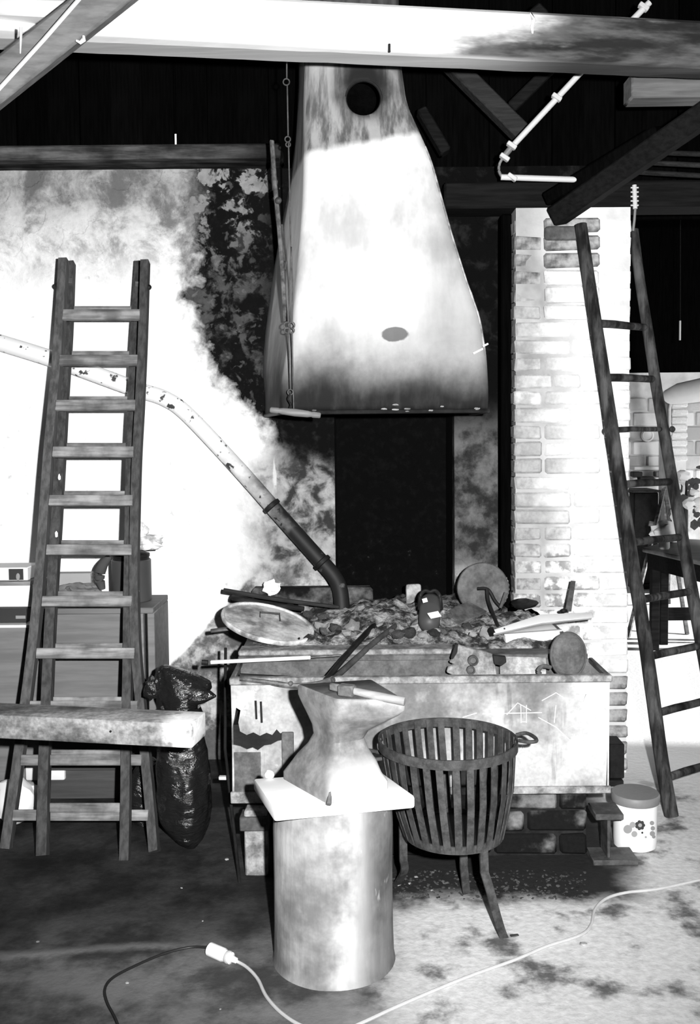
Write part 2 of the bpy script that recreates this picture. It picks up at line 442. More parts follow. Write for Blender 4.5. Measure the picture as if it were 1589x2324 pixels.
def wloc(o):
    l = Vector((0, 0, 0))
    while o is not None: l = l + o.location; o = o.parent
    return l
def link(name, me, m, parent=None, loc=(0, 0, 0)):
    o = bpy.data.objects.new(name, me); COL.objects.link(o)
    me.materials.clear(); me.materials.append(MATS[m])
    o.parent = parent; o.location = loc
    return o
def tag(o, label=None, cat=None, group=None, kind=None):
    if label: o['label'] = label
    if cat: o['category'] = cat
    if group: o['group'] = group
    if kind: o['kind'] = kind
    return o
def thing(name, label, cat, loc, group=None):
    o = bpy.data.objects.new(name, None); COL.objects.link(o); o.location = loc; o.empty_display_size = .05
    return tag(o, label, cat, group)
def part(name, mb, m, parent, bevel=0.0, seg=1, label=None, kind=None, angle=38):
    o = link(name, mb.mesh(name, wloc(parent), bevel, seg, angle), m, parent)
    return tag(o, label, kind=kind)
def solo(name, mb, m, label, cat, bevel=0.0, seg=1, group=None, kind=None, angle=38):
    xs = [v.x for v in mb.v]; ys = [v.y for v in mb.v]; zs = [v.z for v in mb.v]
    org = Vector(((min(xs) + max(xs)) / 2, (min(ys) + max(ys)) / 2, min(zs)))
    o = link(name, mb.mesh(name, org, bevel, seg, angle), m, None, org)
    return tag(o, label, cat, group, kind)
def struct(name, mb, m, bevel=0.0, parent=None, label=None):
    o = link(name, mb.mesh(name, (0, 0, 0), bevel), m, parent)
    return tag(o, label, kind='structure') if parent is None else o

def catmull(pts, n=8):
    pts = [Vector(p) for p in pts]; out = []
    for i in range(len(pts) - 1):
        p0, p1, p2, p3 = pts[max(i - 1, 0)], pts[i], pts[i + 1], pts[min(i + 2, len(pts) - 1)]
        for k in range(n):
            t = k / n
            out.append(.5 * ((2 * p1) + (p2 - p0) * t + (2 * p0 - 5 * p1 + 4 * p2 - p3) * t * t + (3 * p1 - p0 - 3 * p2 + p3) * t ** 3))
    out.append(pts[-1]); return out
def interp(tab, t):
    if t <= tab[0][0]: return tab[0][1]
    for (a, u), (b, v) in zip(tab, tab[1:]):
        if t <= b: return u + (v - u) * (t - a) / (b - a)
    return tab[-1][1]

# ------------------------------------------------------------------ the shell of the place
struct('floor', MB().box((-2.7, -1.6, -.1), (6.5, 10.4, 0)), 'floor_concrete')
def back_wall():
    m = MB()
    x0, x1, z1 = WX(762), WX(1030), 2.05
    xs = sorted(set([round(-2.7 + i * .03, 4) for i in range(133)] + [x0 - .004, x0, x1, x1 + .004]))
    zs = sorted(set([round(i * .03, 4) for i in range(93)] + [z1, z1 + .004]))
    idx = {}
    for i, x in enumerate(xs):
        for j, z in enumerate(zs):
            inside = x0 <= x <= x1 and z <= z1
            y = 4.6 + .018 * mnoise.noise(Vector((x * 2.2, z * 2.2, 1))) + .007 * mnoise.noise(Vector((x * 9, z * 9, 5)))
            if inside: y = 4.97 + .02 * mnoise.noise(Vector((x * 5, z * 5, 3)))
            idx[i, j] = len(m.v); m.v.append(Vector((x, y, z)))
    for i in range(len(xs) - 1):
        for j in range(len(zs) - 1):
            m.f.append((idx[i, j], idx[i + 1, j], idx[i + 1, j + 1], idx[i, j + 1]))
    k = len(m.v)
    m.v += [Vector((-2.7, 4.6, 2.76)), Vector((1.26, 4.6, 2.76)), Vector((1.26, 5.1, 2.76)), Vector((-2.7, 5.1, 2.76)),
            Vector((-2.7, 5.1, 0)), Vector((1.26, 5.1, 0))]
    m.f += [(k, k + 1, k + 2, k + 3), (k + 3, k + 2, k + 5, k + 4)]
    return m
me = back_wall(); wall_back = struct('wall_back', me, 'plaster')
struct('wall_left', MB().box((-2.8, -1.6, 0), (-2.7, 5.1, 4.2)), 'plate_timber')
struct('wall_front', MB().box((-2.7, -1.7, 0), (6.5, -1.6, 4.2)), 'plate_timber')
wr = MB().box((6.5, -1.6, 0), (6.6, 4.2, 4.2)).box((6.5, 9.6, 0), (6.6, 10.4, 4.2)).box((6.5, 4.2, 0), (6.6, 9.6, .2)).box((6.5, 4.2, 2.6), (6.6, 9.6, 4.2))
struct('wall_right', wr, 'plate_timber')
struct('ceiling', MB().box((-2.8, -1.7, 4.2), (6.6, 5.1, 4.3)).box((1.26, 5.1, 4.2), (6.6, 10.6, 4.3)), 'black_boards')
struct('wall_partition', MB().box((1.262, 5.1, 0), (1.32, 10.4, 4.2)), 'plate_timber')

# tarred boards above the wall plate, each a board of its own
slit = P(392, 318, 4.9)
sz0, sz1 = P(392, 345, 5.0).z, P(392, 300, 5.0).z
upper = struct('wall_upper', MB().box((-2.7, 5.0, 2.6), (slit.x - .04, 5.03, 4.2)).box((slit.x + .03, 5.0, 2.6), (3.3, 5.03, 4.2)).box((slit.x - .04, 5.0, sz1), (slit.x + .03, 5.03, 4.2)).box((slit.x - .04, 5.0, 2.6), (slit.x + .03, 5.03, sz0)), 'black_boards')
xb = -2.7; bw = .155; edges = [slit.x]
while edges[0] > -2.7: edges.insert(0, edges[0] - bw)
while edges[-1] < 3.2: edges.append(edges[-1] + bw)
bme = MB().box((0, 0, 0), (bw - .0015, .02, 1.55)).mesh('board')
for i, x in enumerate(edges[:-1]):
    o = link('board', bme, 'black_boards', upper, (x + .002, 4.94 + .02 * (i % 2), 2.62))
    if abs(x - slit.x) < 1e-4:
        o.location.x += .0095; o.location.y = 4.94
for o in [o for o in upper.children if o.name.startswith('board')]:
    if o.location.x < slit.x and o.location.x > slit.x - bw - .01: o.location.y = 4.94

# wall plates
pz = P(300, 364, 4.55).z, P(300, 331, 4.55).z
wp = MB().box((-2.7, 4.52, pz[0]), (WX(648, 4.52), 4.72, pz[1]))
struct('trim_1', wp, 'plate_timber', .012)
pz2 = P(1400, 474, 4.42).z, P(1400, 414, 4.42).z
struct('trim_2', MB().box((WX(1010, 4.40), 4.38, pz2[0]), (3.3, 4.56, pz2[1])), 'dark_timber', .01)
struct('trim_3', MB().box((WX(1137, 4.5), 4.49, 0.0), (WX(1166, 4.5), 4.59, pz2[0] - .002)), 'black_boards', .008)

# brick pillar that ends the wall
PX0, PX1, PY = .733, 1.243, 4.37
pillar = struct('wall_pillar', MB().box((PX0 + .004, PY + .008, 0), (PX1 - .004, 5.1, pz2[0] - .002)), 'mortar_white')
brick_me = {}
def brick_mesh(w, var, h=.065, d=.11):
    k = (round(w, 3), var, h, d)
    if k not in brick_me:
        b = MB().box((0, 0, 0), (w, d, h))
        r = random.Random(hash(k) & 0xffff)
        for v in b.v:
            v.x += r.uniform(-.004, .004); v.z += r.uniform(-.004, .004); v.y += r.uniform(-.003, .003)
        brick_me[k] = b.mesh('brick', bevel=.009, seg=1)
    return brick_me[k]
rows = int((pz2[0] - .01) / .0752)
for r in range(rows):
    z = r * .0752 + .005
    top = r >= rows - 6
    if top: pat = [.115, .235, .13]
    else: pat = random.choice([[.235, .235], [.115, .235, .115], [.115, .115, .235], [.235, .115, .115], [.16, .115, .2]])
    tot = sum(pat) + .01 * (len(pat) - 1); sc = (PX1 - PX0) / tot; x = PX0
    for q, w in enumerate(pat):
        ww = w * sc
        mname = 'brick_white'
        if top and q == 0: mname = 'brick_grey' if r < rows - 1 and r > rows - 5 else 'brick_white'
        if top and q == 1 and r >= rows - 3: mname = 'brick_grey'
        if r < 6 and q >= 1: mname = 'brick_grey'
        yy = PY + random.uniform(-.002, .004) + ((-.016 if q == 1 else .005) if top else 0)
        me = brick_mesh(w, random.randint(0, 3) if mname == 'brick_white' else 9)
        o = bpy.data.objects.new('brick', me); COL.objects.link(o); o.parent = pillar
        if not me.materials: me.materials.append(MATS[mname])
        o.location = (x, yy, z); o.scale = (sc, 1, 1)
        x += (w + .01) * sc
# pad stone at the head of the pillar and the iron bracket on its foot
ps = MB().box((P(1236, 530, 4.33).x, 4.315, P(1280, 545, 4.33).z), (P(1335, 530, 4.33).x, 4.352, P(1280, 513, 4.33).z))
solo('pad_stone', ps, 'stone_grey', 'dark rough stone at the pillar head under the slanting strut', 'stone', .016, 3)

# far room behind the opening
wall_far = struct('wall_far', MB().box((1.3, 10.0, 0), (6.5, 10.3, 2.12)), 'mortar_white')
bh, bwid = .135, .30
for r in range(6):
    z = 1.0 + r * bh * 1.08
    for c in range(6):
        x = 2.55 + c * bwid * 1.06 + (r % 2) * .15
        me = brick_mesh(bwid, c % 2, bh, .08)
        if not me.materials: me.materials.append(MATS['block_white'])
        o = bpy.data.objects.new('brick', me); COL.objects.link(o); o.parent = wall_far; o.location = (x, 9.975, z)
struct('wall_far_upper', MB().box((1.3, 10.0, 2.12), (6.5, 10.3, 4.2)), 'black_boards')
# pier of thin bricks at the right edge of the far room
pier = struct('wall_pier', MB().box((P(1527, 980, 9.2).x, 9.22, 0), (P(1560, 980, 9.2).x, 9.6, 1.85)), 'mortar_white')
for r in range(8):
    me = brick_mesh(.15, r % 3, .055, .06)
    if not me.materials: me.materials.append(MATS['brick_white'])
    o = bpy.data.objects.new('brick', me); COL.objects.link(o); o.parent = pier
    o.location = (P(1527, 980, 9.2).x - .008, 9.2, 1.25 + r * .072)

# ------------------------------------------------------------------ timbers of the roof
def along(a, b, s, e):
    d = b - a; return a + d * s, a + d * e
A, B = P(200, 92, 3.25), P(1560, 152, 3.58)
hb = .166
a0, b0 = along(A, B, -.5, 1.35)
mid_ = (a0 + b0) / 2 + Vector((0, .06, hb / 2)); dirb = (b0 - a0).normalized()
beam = thing('tie_beam', 'large whitewashed timber tie beam across the top, blackened towards its right end', 'beam', mid_)
mb = MB()
nseg = 40
off = Vector((0, .06, hb / 2))
pts = [a0 + off + (b0 - a0) * (i / nseg) for i in range(nseg + 1)]
def bsec(i):
    j = .004 * mnoise.noise(Vector((i * .6, 0, 0))); w, h, c = .06, hb / 2, .012
    return [(-w + c, -h + j), (w - c, -h + j), (w, -h + c + j), (w, h - c), (w - c, h), (-w + c, h), (-w, h - c), (-w, -h + c + j)]
mb.sweep(pts, bsec)
part('timber', mb, 'beam_whitewash', beam)
part('nail', MB().tube([P(884, 100, 3.38), P(884, 118, 3.375)], .004, 6), 'iron_dark', beam)
drip = MB().tube([P(1205, 30, 3.478), P(1212, 45, 3.475), P(1208, 62, 3.475), P(1209, 76, 3.475)], [.004, .007, .006, .003], 6)
part('paint_drip', drip, 'white_paint', beam)

def timber(name, p0, p1, w, h, m, label, up=(0, 0, 1), cat='beam', bevel=.008):
    return solo(name, MB().bar(p0, p1, w, h, up), m, label, cat, bevel)
_b0, _b1 = P(330, -75, 3.02), P(-60, 235, 3.0)
timber('slanting_brace', _b0 + (_b0 - _b1) * .5, _b1 + (_b1 - _b0) * 2.35, .09, .105, 'brace_timber', 'grey timber brace slanting down across the upper left corner', (0, -.2, 1))
timber('short_beam', P(-80, 22, 3.22), P(168, 34, 3.2), .10, .055, 'board_pale', 'short pale timber behind the slanting brace in the upper left corner')
timber('roof_strut', P(1262, 492, 4.28), P(1640, 232, 3.75), .10, .085, 'dark_timber', 'dark strut slanting up to the right from the pillar head', (0, -.3, 1))
timber('roof_strut', P(1245, 452, 4.33), P(1500, 300, 4.0), .10, .06, 'black_boards', 'black timber just above the slanting strut at the pillar head', (0, -.3, 1))
timber('short_post', P(1424, 204, 3.92), P(1660, 200, 3.92), .12, .098, 'brace_timber', 'pale grey timber block under the dark right end of the tie beam')
timber('rafter', P(1010, 130, 4.55), P(1190, 310, 4.5), .08, .075, 'dim_brace', 'dim grey rafter slanting down to the right beside the hood', (0, -1, .1))
timber('rafter', P(955, 250, 4.62), P(1012, 348, 4.6), .05, .07, 'dark_timber', 'short dark rafter end just right of the hood', (0, -1, .1))
timber('rafter', P(1285, 120, 4.6), P(1160, 245, 4.6), .05, .045, 'dark_timber', 'thin dark rafter slanting down to the left behind the white conduit', (0, -1, .1))
timber('rafter', P(1235, 20, 4.0), P(1190, 60, 4.0), .06, .04, 'dark_timber', 'stub of dark rafter above the tie beam at right', (0, -1, .1))
timber('lath', P(1470, 345, 4.6), P(1640, 352, 4.4), .03, .02, 'dim_brace', 'upper roof lath at the right edge above the slanting strut')
timber('lath', P(1455, 368, 4.6), P(1640, 378, 4.4), .03, .02, 'dim_brace', 'middle roof lath at the right edge above the slanting strut')
timber('lath', P(1440, 390, 4.6), P(1640, 402, 4.4), .03, .02, 'dim_brace', 'lowest roof lath at the right edge above the slanting strut')

# conduit, clips, cords
cd = thing('conduit_pipe', 'white electrical conduit bent down behind the tie beam at upper right', 'pipe', P(1140, 402, 4.2))
part('sloping_length', MB().tube([P(1475, 5, 4.02), P(1315, 168, 4.1), P(1162, 333, 4.18)], .0125, 10), 'conduit_white', cd)
part('grey_length', MB().tube([P(1162, 333, 4.18), P(1143, 356, 4.19)], .013, 10), 'conduit_grey', cd)
part('elbow', MB().tube(catmull([P(1143, 356, 4.19), P(1134, 372, 4.2), P(1133, 388, 4.2), P(1139, 401, 4.2)], 5), .006, 8), 'conduit_grey', cd)
part('level_length', MB().tube([P(1137, 402, 4.2), P(1345, 409, 4.2)], .0125, 10), 'conduit_white', cd)
for px, py, yy in ((1460, 17, 4.03), (1263, 222, 4.125), (1161, 331, 4.17), (1162, 403, 4.2), (1145, 358, 4.185)):
    c = P(px, py, yy)
    part('clip', MB().bar(c + Vector((-.018, -.004, .012)), c + Vector((.018, -.004, -.012)), .03, .018), 'conduit_white', cd, .003)
hook = thing('hook_cord', 'pale cord drawn diagonally over the brace in the upper left corner', 'cord', P(22, 175, 2.9))
part('cord', MB().tube([P(200, -25, 2.86), P(100, 90, 2.88), P(-20, 222, 2.9), P(-420, 655, 2.9)], .006, 8), 'cable_pale', hook)
solo('iron_spike', MB().tube([P(48, 62, 2.95), P(46, 122, 2.95)], [.005, .002], 6), 'cable_pale', 'thin pale spike hanging under the short beam in the corner', 'nail')
solo('paper_scrap', MB().tube([P(173, 92, 2.955), P(182, 97, 2.955), P(190, 90, 2.955), P(191, 82, 2.955)], [.003, .005, .007, .005], 6), 'white_paint', 'small white hooked scrap on the slanting brace', 'scrap')
ins = thing('cable_insulator', 'white ribbed insulator with short cable above the right ladder', 'insulator', P(1440, 475, 4.36))
part('body', MB().tube([P(1440, 420, 4.36), P(1442, 474, 4.36)], .010, 10), 'conduit_white', ins)
for i in range(5):
    c = P(1440.5, 426 + i * 10, 4.355); part('rib', MB().tube([c + Vector((-.017, 0, 0)), c + Vector((.017, 0, 0))], .0035, 6), 'conduit_white', ins)
part('cable', MB().tube([P(1442, 474, 4.36), P(1440, 500, 4.37), P(1437, 524, 4.38)], .006, 8), 'conduit_grey', ins)

# ------------------------------------------------------------------ forge hood
hood_tab = {  # py: (left, right, Y of the front, back-left px)
 }
HR = [(932, 632, 1110, 3.90, 604), (905, 630, 1113, 3.875, 603), (870, 635, 1112, 3.87, 602), (800, 646, 1108, 3.89, 600), (720, 661, 1095, 3.93, 606), (640, 668, 1066, 3.97, 616),
      (530, 679, 1031, 4.02, 632), (440, 685, 1006, 4.07, 648), (360, 687, 984, 4.11, 664), (290, 687, 953, 4.15, 674), (230, 687, 925, 4.17, 680), (130, 689, 911, 4.18, 686), (40, 690, 908, 4.18, 688), (-60, 690, 905, 4.18, 690)]
hz0 = P(870, 932, 3.9).z
hood = thing('forge_hood', 'big whitewashed sheet hood flaring over the forge hearth, sooty at its lower edge', 'hood', (0, 4.2, hz0))
def hood_rows():
    tab = [[(r[0], r[k]) for r in sorted(HR)] for k in (1, 2, 3, 4)]
    out = []
    py = -60.0; ys = []
    while py < 932: ys.append(py); py += 14.0
    ys.append(932.0)
    def sm(t, p): return (interp(t, p - 22) + 2 * interp(t, p) + interp(t, p + 22)) / 4
    for p in ys:
        l, r, Y, bl = (sm(t, p) for t in tab)
        L, R = P(l, p, Y), P(r, p, Y); z = (L.z + R.z) / 2
        xl, xr, xbl = L.x, R.x, (bl - 794.5) / F * 4.58
        xbr = xr + .01
        c = .05
        row = [Vector((xbl, 4.585, z))]
        for k in range(1, 5):
            t = k / 5; row.append(Vector((xbl + (xl - xbl) * t, 4.585 + (Y + c - 4.585) * t, z)))
        for k in range(5):
            a = math.pi / 2 * k / 4; row.append(Vector((xl + c - c * math.cos(a), Y + c - c * math.sin(a), z)))
        for k in range(1, 16):
            t = k / 16; u = xl + c + (xr - xl - 2 * c) * t
            bulge = -.012 * math.sin(math.pi * t) + .006 * mnoise.noise(Vector((u * 4, z * 4, 2)))
            row.append(Vector((u, Y + bulge, z)))
        for k in range(5):
            a = math.pi / 2 * k / 4; row.append(Vector((xr - c + c * math.sin(a), Y + c - c * math.cos(a), z)))
        row.append(Vector((xbr, 4.585, z)))
        out.append(row)
    return out
hr = hood_rows()
mb = MB(); m_ = len(hr[0])
for row in hr: mb.v += row
for i in range(len(hr) - 1):
    for q in range(m_ - 1):
        mb.f.append((i * m_ + q, i * m_ + q + 1, (i + 1) * m_ + q + 1, (i + 1) * m_ + q))
hs = part('sheet', mb, 'hood_sheet', hood)
hole = P(825, 225, 4.17)
cut = link('cutter', MB().lathe([(.073, -.2), (.073, .2)], 40, hole, (0, 1, 0)).mesh('cutter', wloc(hood)), 'soot_black', hood)
so = hs.modifiers.new('solid', 'SOLIDIFY'); so.thickness = .008; so.offset = -1
bo = hs.modifiers.new('hole', 'BOOLEAN'); bo.object = cut; bo.operation = 'DIFFERENCE'; bo.solver = 'EXACT'
dg = bpy.context.evaluated_depsgraph_get(); dg.update()
nm = bpy.data.meshes.new_from_object(hs.evaluated_get(dg)); hs.modifiers.clear(); hs.data = nm
while len(nm.materials) > 1: nm.materials.pop()
bpy.data.objects.remove(cut)
part('smoke_hole_collar', MB().tube([hole + Vector((.074 * math.cos(a), -.004, .074 * math.sin(a))) for a in [2 * math.pi * i / 36 for i in range(36)]], .006, 6, (0, 1, 0), closed=True), 'iron_dark', hood)
part('flue_lining', MB().box((hole.x - .15, 4.55, hole.z - .3), (hole.x + .15, 4.57, hole.z + .3)), 'soot_black', hood)
bot = hr[-1]
part('lower_rim', MB().tube([v + Vector((0, 0, -.004)) for v in bot], .009, 8), 'iron_dark', hood)
edge = []
for i, row in enumerate(hr):
    if 28 <= i <= 62: edge.append(row[m_ - 4] + Vector((.004, -.004, 0)))
part('seam', MB().tube(edge, [.0035 + .0025 * mnoise.noise(Vector((i * .9, 0, 0))) for i in range(len(edge))], 6), 'pale_cinder', hood, label='pale flaking seam on the right edge')
for px, py, l in ((1085, 797, 22), (1102, 783, 12)):
    part('weld_mark', MB().tube([P(px - l / 2, py + l / 4, 3.87), P(px + l / 2, py - l / 4, 3.87)], .004, 6), 'chalk', hood)
fr = random.Random(4)
for k in range(12):
    q = fr.randint(10, 25); v = bot[q]; part('rust_flake', MB().blob(v + Vector((0, -.012, fr.uniform(-.004, .03))), fr.uniform(.0025, .006), 2, .6, 3, k, (2.2, .3, .6)), 'rust_light', hood)
upb = MB()
for row in hr[26:33:6]:
    upb.tube([v + Vector((0, -.003, 0)) for v in row[6:-3]], .003, 6)

# pull chain with wooden handle in front of the hood
pc = thing('pull_chain', 'thin jointed iron pull rod with rings and turned wooden handle before the hood', 'chain', P(668, 940, 3.80))
YC = 3.80
def ring(c, r, t=.0025): return MB().tube([c + Vector((r * math.cos(a), 0, r * math.sin(a))) for a in [2 * math.pi * i / 18 for i in range(18)]], t, 6, (0, 1, 0), closed=True)
seq = [(651, -260, 651, 178), (652, 193, 654, 308), (655, 325, 660, 560), (661, 560, 655, 733), (655, 752, 659, 885)]
for a, b, c, d in seq: part('rod', MB().tube([P(a, b, YC), P(c, d, YC)], .0028, 6), 'iron_grey', pc)
part('rod', MB().tube([P(661, 560, YC), P(664, 650, YC), P(663, 733, YC)], .0028, 6), 'iron_grey', pc)
part('rod', MB().tube([P(663, 752, YC), P(664, 820, YC), P(667, 938, YC)], .0028, 6), 'iron_grey', pc)
for px, py, r in ((650, 186, 7), (653, 316, 6), (654, 328, 5), (652, 738, 7), (662, 738, 7), (652, 750, 6), (662, 750, 6), (659, 890, 6)):
    part('ring', ring(P(px, py, YC), r / F * YC), 'iron_grey', pc)
a, b = P(613, 930, YC - .015), P(728, 943, YC - .015); d = (b - a); L = d.length
prof = [(.008, 0), (.011, .004), (.012, .03), (.010, .035), (.013, .05), (.015, L * .5), (.013, L - .05), (.010, L - .035), (.012, L - .03), (.011, L - .004), (.008, L)]
part('handle', MB().lathe(prof, 16, a, d), 'handle_wood', pc)
part('hook', MB().tube(catmull([P(659, 893, YC), P(654, 905, YC), P(660, 918, YC), P(656, 930, YC)], 5), .004, 6), 'iron_dark', pc)
rod2 = thing('damper_rod', 'long grey iron rod leaning along the left side of the hood', 'rod', P(646, 640, 4.0))
part('shaft', MB().tube([P(617, 320, 4.1), P(624, 420, 4.08), P(634, 520, 4.05), P(641, 612, 4.02), P(648, 730, 3.99)], .0095, 8), 'tong_steel', rod2)
for px, py in ((632, 455), (643, 600)):
    part('joint', MB().blob(P(px, py, 4.04), .014, 2, .1), 'iron_grey', rod2)
part('tip', MB().tube([P(614, 318, 4.1), P(618, 326, 4.1)], [.002, .009], 6), 'rust_light', rod2)
part('branch', MB().tube([P(640, 510, 4.05), P(645, 560, 4.03), P(650, 595, 4.02), P(646, 612, 4.02)], .004, 6), 'iron_grey', rod2)

# ------------------------------------------------------------------ hearth
TX0, TX1, TY0, TY1 = P(526, 1700, 3.43).x, P(1384, 1640, 3.43).x, 3.43, 3.70
TZ1 = P(950, 1548, 3.43).z; TZ0 = .268
HZ = .70
hearth = thing('forge_hearth', 'masonry forge hearth with a broad sooty top under the hood', 'hearth', (.2, 4.0, 0))
part('masonry_base', MB().box((TX0 + .45, 3.515, 0), (WX(1345, 3.45), 4.34, .262)), 'mortar_soot', hearth)
part('core', MB().box((TX0 + .02, 3.715, .0), (.70, 4.57, .64)).box((.70, 3.715, .0), (.86, 4.33, .64)), 'mortar_soot', hearth)
part('slab', MB().prism([(TX0 - .005, 3.705, .64), (.90, 3.705, .64), (.90, 4.35, .64), (.69, 4.35, .64), (.69, 4.585, .64), (TX0 - .005, 4.585, .64)], (0, 0, .06)), 'steel_plate', hearth, .004)
part('front_curb', MB().box((TX0 - .004, 3.704, HZ), (WX(1045, 3.72), 3.80, HZ + .022)), 'rust_light', hearth, .006)
fx = WX(1345, 3.5); brs = random.Random(5)
for r in range(3):
    z = .008 + r * .084; x = TX0 + .46 + (0 if r % 2 else -.0)
    pat = [.12, .24, .24, .24, .24] if r % 2 else [.24, .24, .24, .24]
    for w in pat:
        w = min(w, fx - x)
        if w < .05: break
        me = brick_mesh(w - .012, 20 + brs.randint(0, 2), .074, .10)
        if not me.materials: me.materials.append(MATS['brick_soot'])
        o = bpy.data.objects.new('brick', me); COL.objects.link(o); o.parent = hearth
        o.location = Vector((x, 3.50 + brs.uniform(-.004, .004), z)) - hearth.location
        x += w
# ash bed: uneven surface nobody could count
am = MB(); NX, NY = 96, 64
ax0, ax1, ay0, ay1 = TX0 + .03, .88, 3.80, 4.565
for j in range(NY + 1):
    for i in range(NX + 1):
        x = ax0 + (ax1 - ax0) * i / NX; y = ay0 + (ay1 - ay0) * j / NY
        e = min(i, NX - i, j) / 6.0; e = min(1.0, e)
        h = .03 + .035 * mnoise.noise(Vector((x * 5, y * 6, 0))) + .03 * mnoise.noise(Vector((x * 14, y * 14, 3))) + .016 * mnoise.noise(Vector((x * 40, y * 40, 7)))
        h += .05 * max(0, 1 - ((x - .3) / .5) ** 2) * max(0, min(1, (y - 3.85) / .3))
        z = HZ + .003 + max(0, h) * e
        if x > .69 and y > 4.33: y = 4.33
        am.v.append(Vector((x, y, z)))
for j in range(NY):
    for i in range(NX):
        k = j * (NX + 1) + i; am.f.append((k, k + 1, k + NX + 2, k + NX + 1))
rimv = [i for i in range(NX)] + [j * (NX + 1) + NX for j in range(NY)] + [NY * (NX + 1) + i for i in range(NX, 0, -1)] + [j * (NX + 1) for j in range(NY, 0, -1)]
kb = len(am.v); am.v += [Vector((am.v[q].x, am.v[q].y, HZ + .001)) for q in rimv]
for q in range(len(rimv)):
    r = (q + 1) % len(rimv); am.f.append((rimv[r], rimv[q], kb + q, kb + r))
am.f.append(tuple(kb + q for q in reversed(range(len(rimv)))))
solo('ash_bed', am, 'ash', 'grey ash and clinker spread over the hearth top', 'ash', kind='stuff', angle=60)
# low curb of sooty stones at the back of the hearth
part('back_curb', MB().box((WX(568, 4.5), 4.49, HZ), (WX(845, 4.5), 4.575, HZ + .135)), 'brick_soot', hearth, .012)

# loose cinders on the hearth
cr = random.Random(11)
cvar = [MB().blob((0, 0, 0), 1, 2, .45, 1.6, s * 3.1, (1.25, 1, .8)).mesh('cinder') for s in range(5)]
pvar = [m.copy() for m in cvar[:3]]
for m in cvar: m.materials.append(MATS['cinder'])
for m in pvar: m.materials.append(MATS['pale_cinder'])
def cinder(px, py, Y, r, pale=False):
    p = P(px, py, Y); me = cr.choice(pvar if pale else cvar)
    o = bpy.data.objects.new('cinder_lump', me); COL.objects.link(o)
    o.location = (p.x, p.y, HZ + .035 + r * .6); o.scale = (r, r, r); o.rotation_euler = (cr.uniform(-.4, .4), cr.uniform(-.4, .4), cr.uniform(0, 6))
    tag(o, 'pale lump of clinker lying in the ash of the hearth' if pale else 'dark lump of clinker lying in the ash of the hearth', 'clinker', 'pale clinker lumps' if pale else 'dark clinker lumps')
for px, py, Y, r, pl in ((905, 1402, 4.2, .028, 1), (880, 1420, 4.05, .02, 0), (868, 1430, 4.0, .022, 1), (890, 1440, 3.9, .02, 0), (915, 1420, 4.05, .02, 0), (930, 1415, 4.1, .018, 0),
        (800, 1432, 4.0, .03, 1), (760, 1430, 4.0, .022, 0), (785, 1445, 3.9, .018, 1), (830, 1428, 4.05, .02, 0), (845, 1446, 3.9, .018, 1), (905, 1458, 3.86, .022, 0), (930, 1455, 3.88, .026, 0),
        (960, 1462, 3.86, .018, 1), (985, 1455, 3.87, .022, 0), (1010, 1450, 3.9, .018, 0), (1102, 1452, 3.86, .024, 1), (1075, 1450, 3.87, .014, 1), (1040, 1445, 3.95, .015, 0), (1150, 1405, 4.15, .02, 0),
        (735, 1440, 3.95, .016, 0), (725, 1425, 4.05, .018, 1), (700, 1380, 4.3, .022, 0), (735, 1390, 4.25, .02, 0), (1060, 1425, 4.0, .02, 0), (1020, 1420, 4.05, .016, 1), (850, 1395, 4.25, .02, 0), (822, 1400, 4.2, .018, 0),
        (660, 1345, 4.45, .025, 0), (690, 1350, 4.45, .03, 1), (725, 1348, 4.45, .025, 0), (585, 1340, 4.4, .02, 0), (870, 1345, 4.4, .02, 0)):
    cinder(px, py, Y, r, bool(pl))
# ------------------------------------------------------------------ water trough in front of the hearth
tr = thing('quench_trough', 'long battered steel water trough along the front of the hearth', 'trough', ((TX0 + TX1) / 2, 3.56, TZ0))
# front sheet, its left part rusted through
def fp(px, py): 
    p = P(px, py, TY0); return Vector((p.x, TY0, p.z))
front = [(TX0, TZ1 - .02), ]
outl = [Vector((TX0, TY0, TZ1)), Vector((TX1, TY0, TZ1)), Vector((TX1 - .012, TY0, TZ0)), Vector((TX0, TY0, TZ0))]
slot_low = [fp(527, 1690), fp(545, 1694), fp(560, 1701), fp(573, 1697), fp(585, 1703), fp(600, 1692), fp(615, 1690), fp(630, 1682), fp(646, 1679)]
slot_up = [fp(650, 1662), fp(636, 1664), fp(628, 1655), fp(618, 1668), fp(605, 1663), fp(590, 1670), fp(575, 1662), fp(560, 1668), fp(545, 1660), fp(541, 1640), fp(546, 1612), fp(536, 1606), fp(532, 1630), fp(527, 1655)]
fsheet = part('front_sheet', MB().prism(outl + slot_low + slot_up, (0, .005, 0)), 'tank_steel', tr)
part('end_sheet', MB().box((TX1 - .006, TY0 + .005, TZ0), (TX1, TY1, TZ1)), 'tank_steel', tr)
part('end_sheet', MB().box((TX0, TY0 + .005, TZ0), (TX0 + .006, TY1, TZ1)), 'steel_plate', tr)
part('back_sheet', MB().box((TX0 + .006, TY1 - .006, TZ0), (TX1 - .006, TY1, TZ1 + .016)), 'steel_plate', tr)
part('floor_sheet', MB().box((TX0 + .006, TY0 + .005, TZ0), (TX1 - .006, TY1 - .006, TZ0 + .25)), 'iron_dark', tr)
part('rim', MB().box((TX0 - .004, TY0 - .012, TZ1 - .004), (TX1 + .006, TY0 + .018, TZ1 + .022)), 'rust_light', tr, .004)
part('rim', MB().box((TX1 - .012, TY0 + .018, TZ1), (TX1 + .006, TY1, TZ1 + .02)), 'steel_plate', tr, .004)
part('rim', MB().box((TX0 - .004, TY0 + .018, TZ1), (TX0 + .014, TY1, TZ1 + .02)), 'steel_plate', tr, .004)
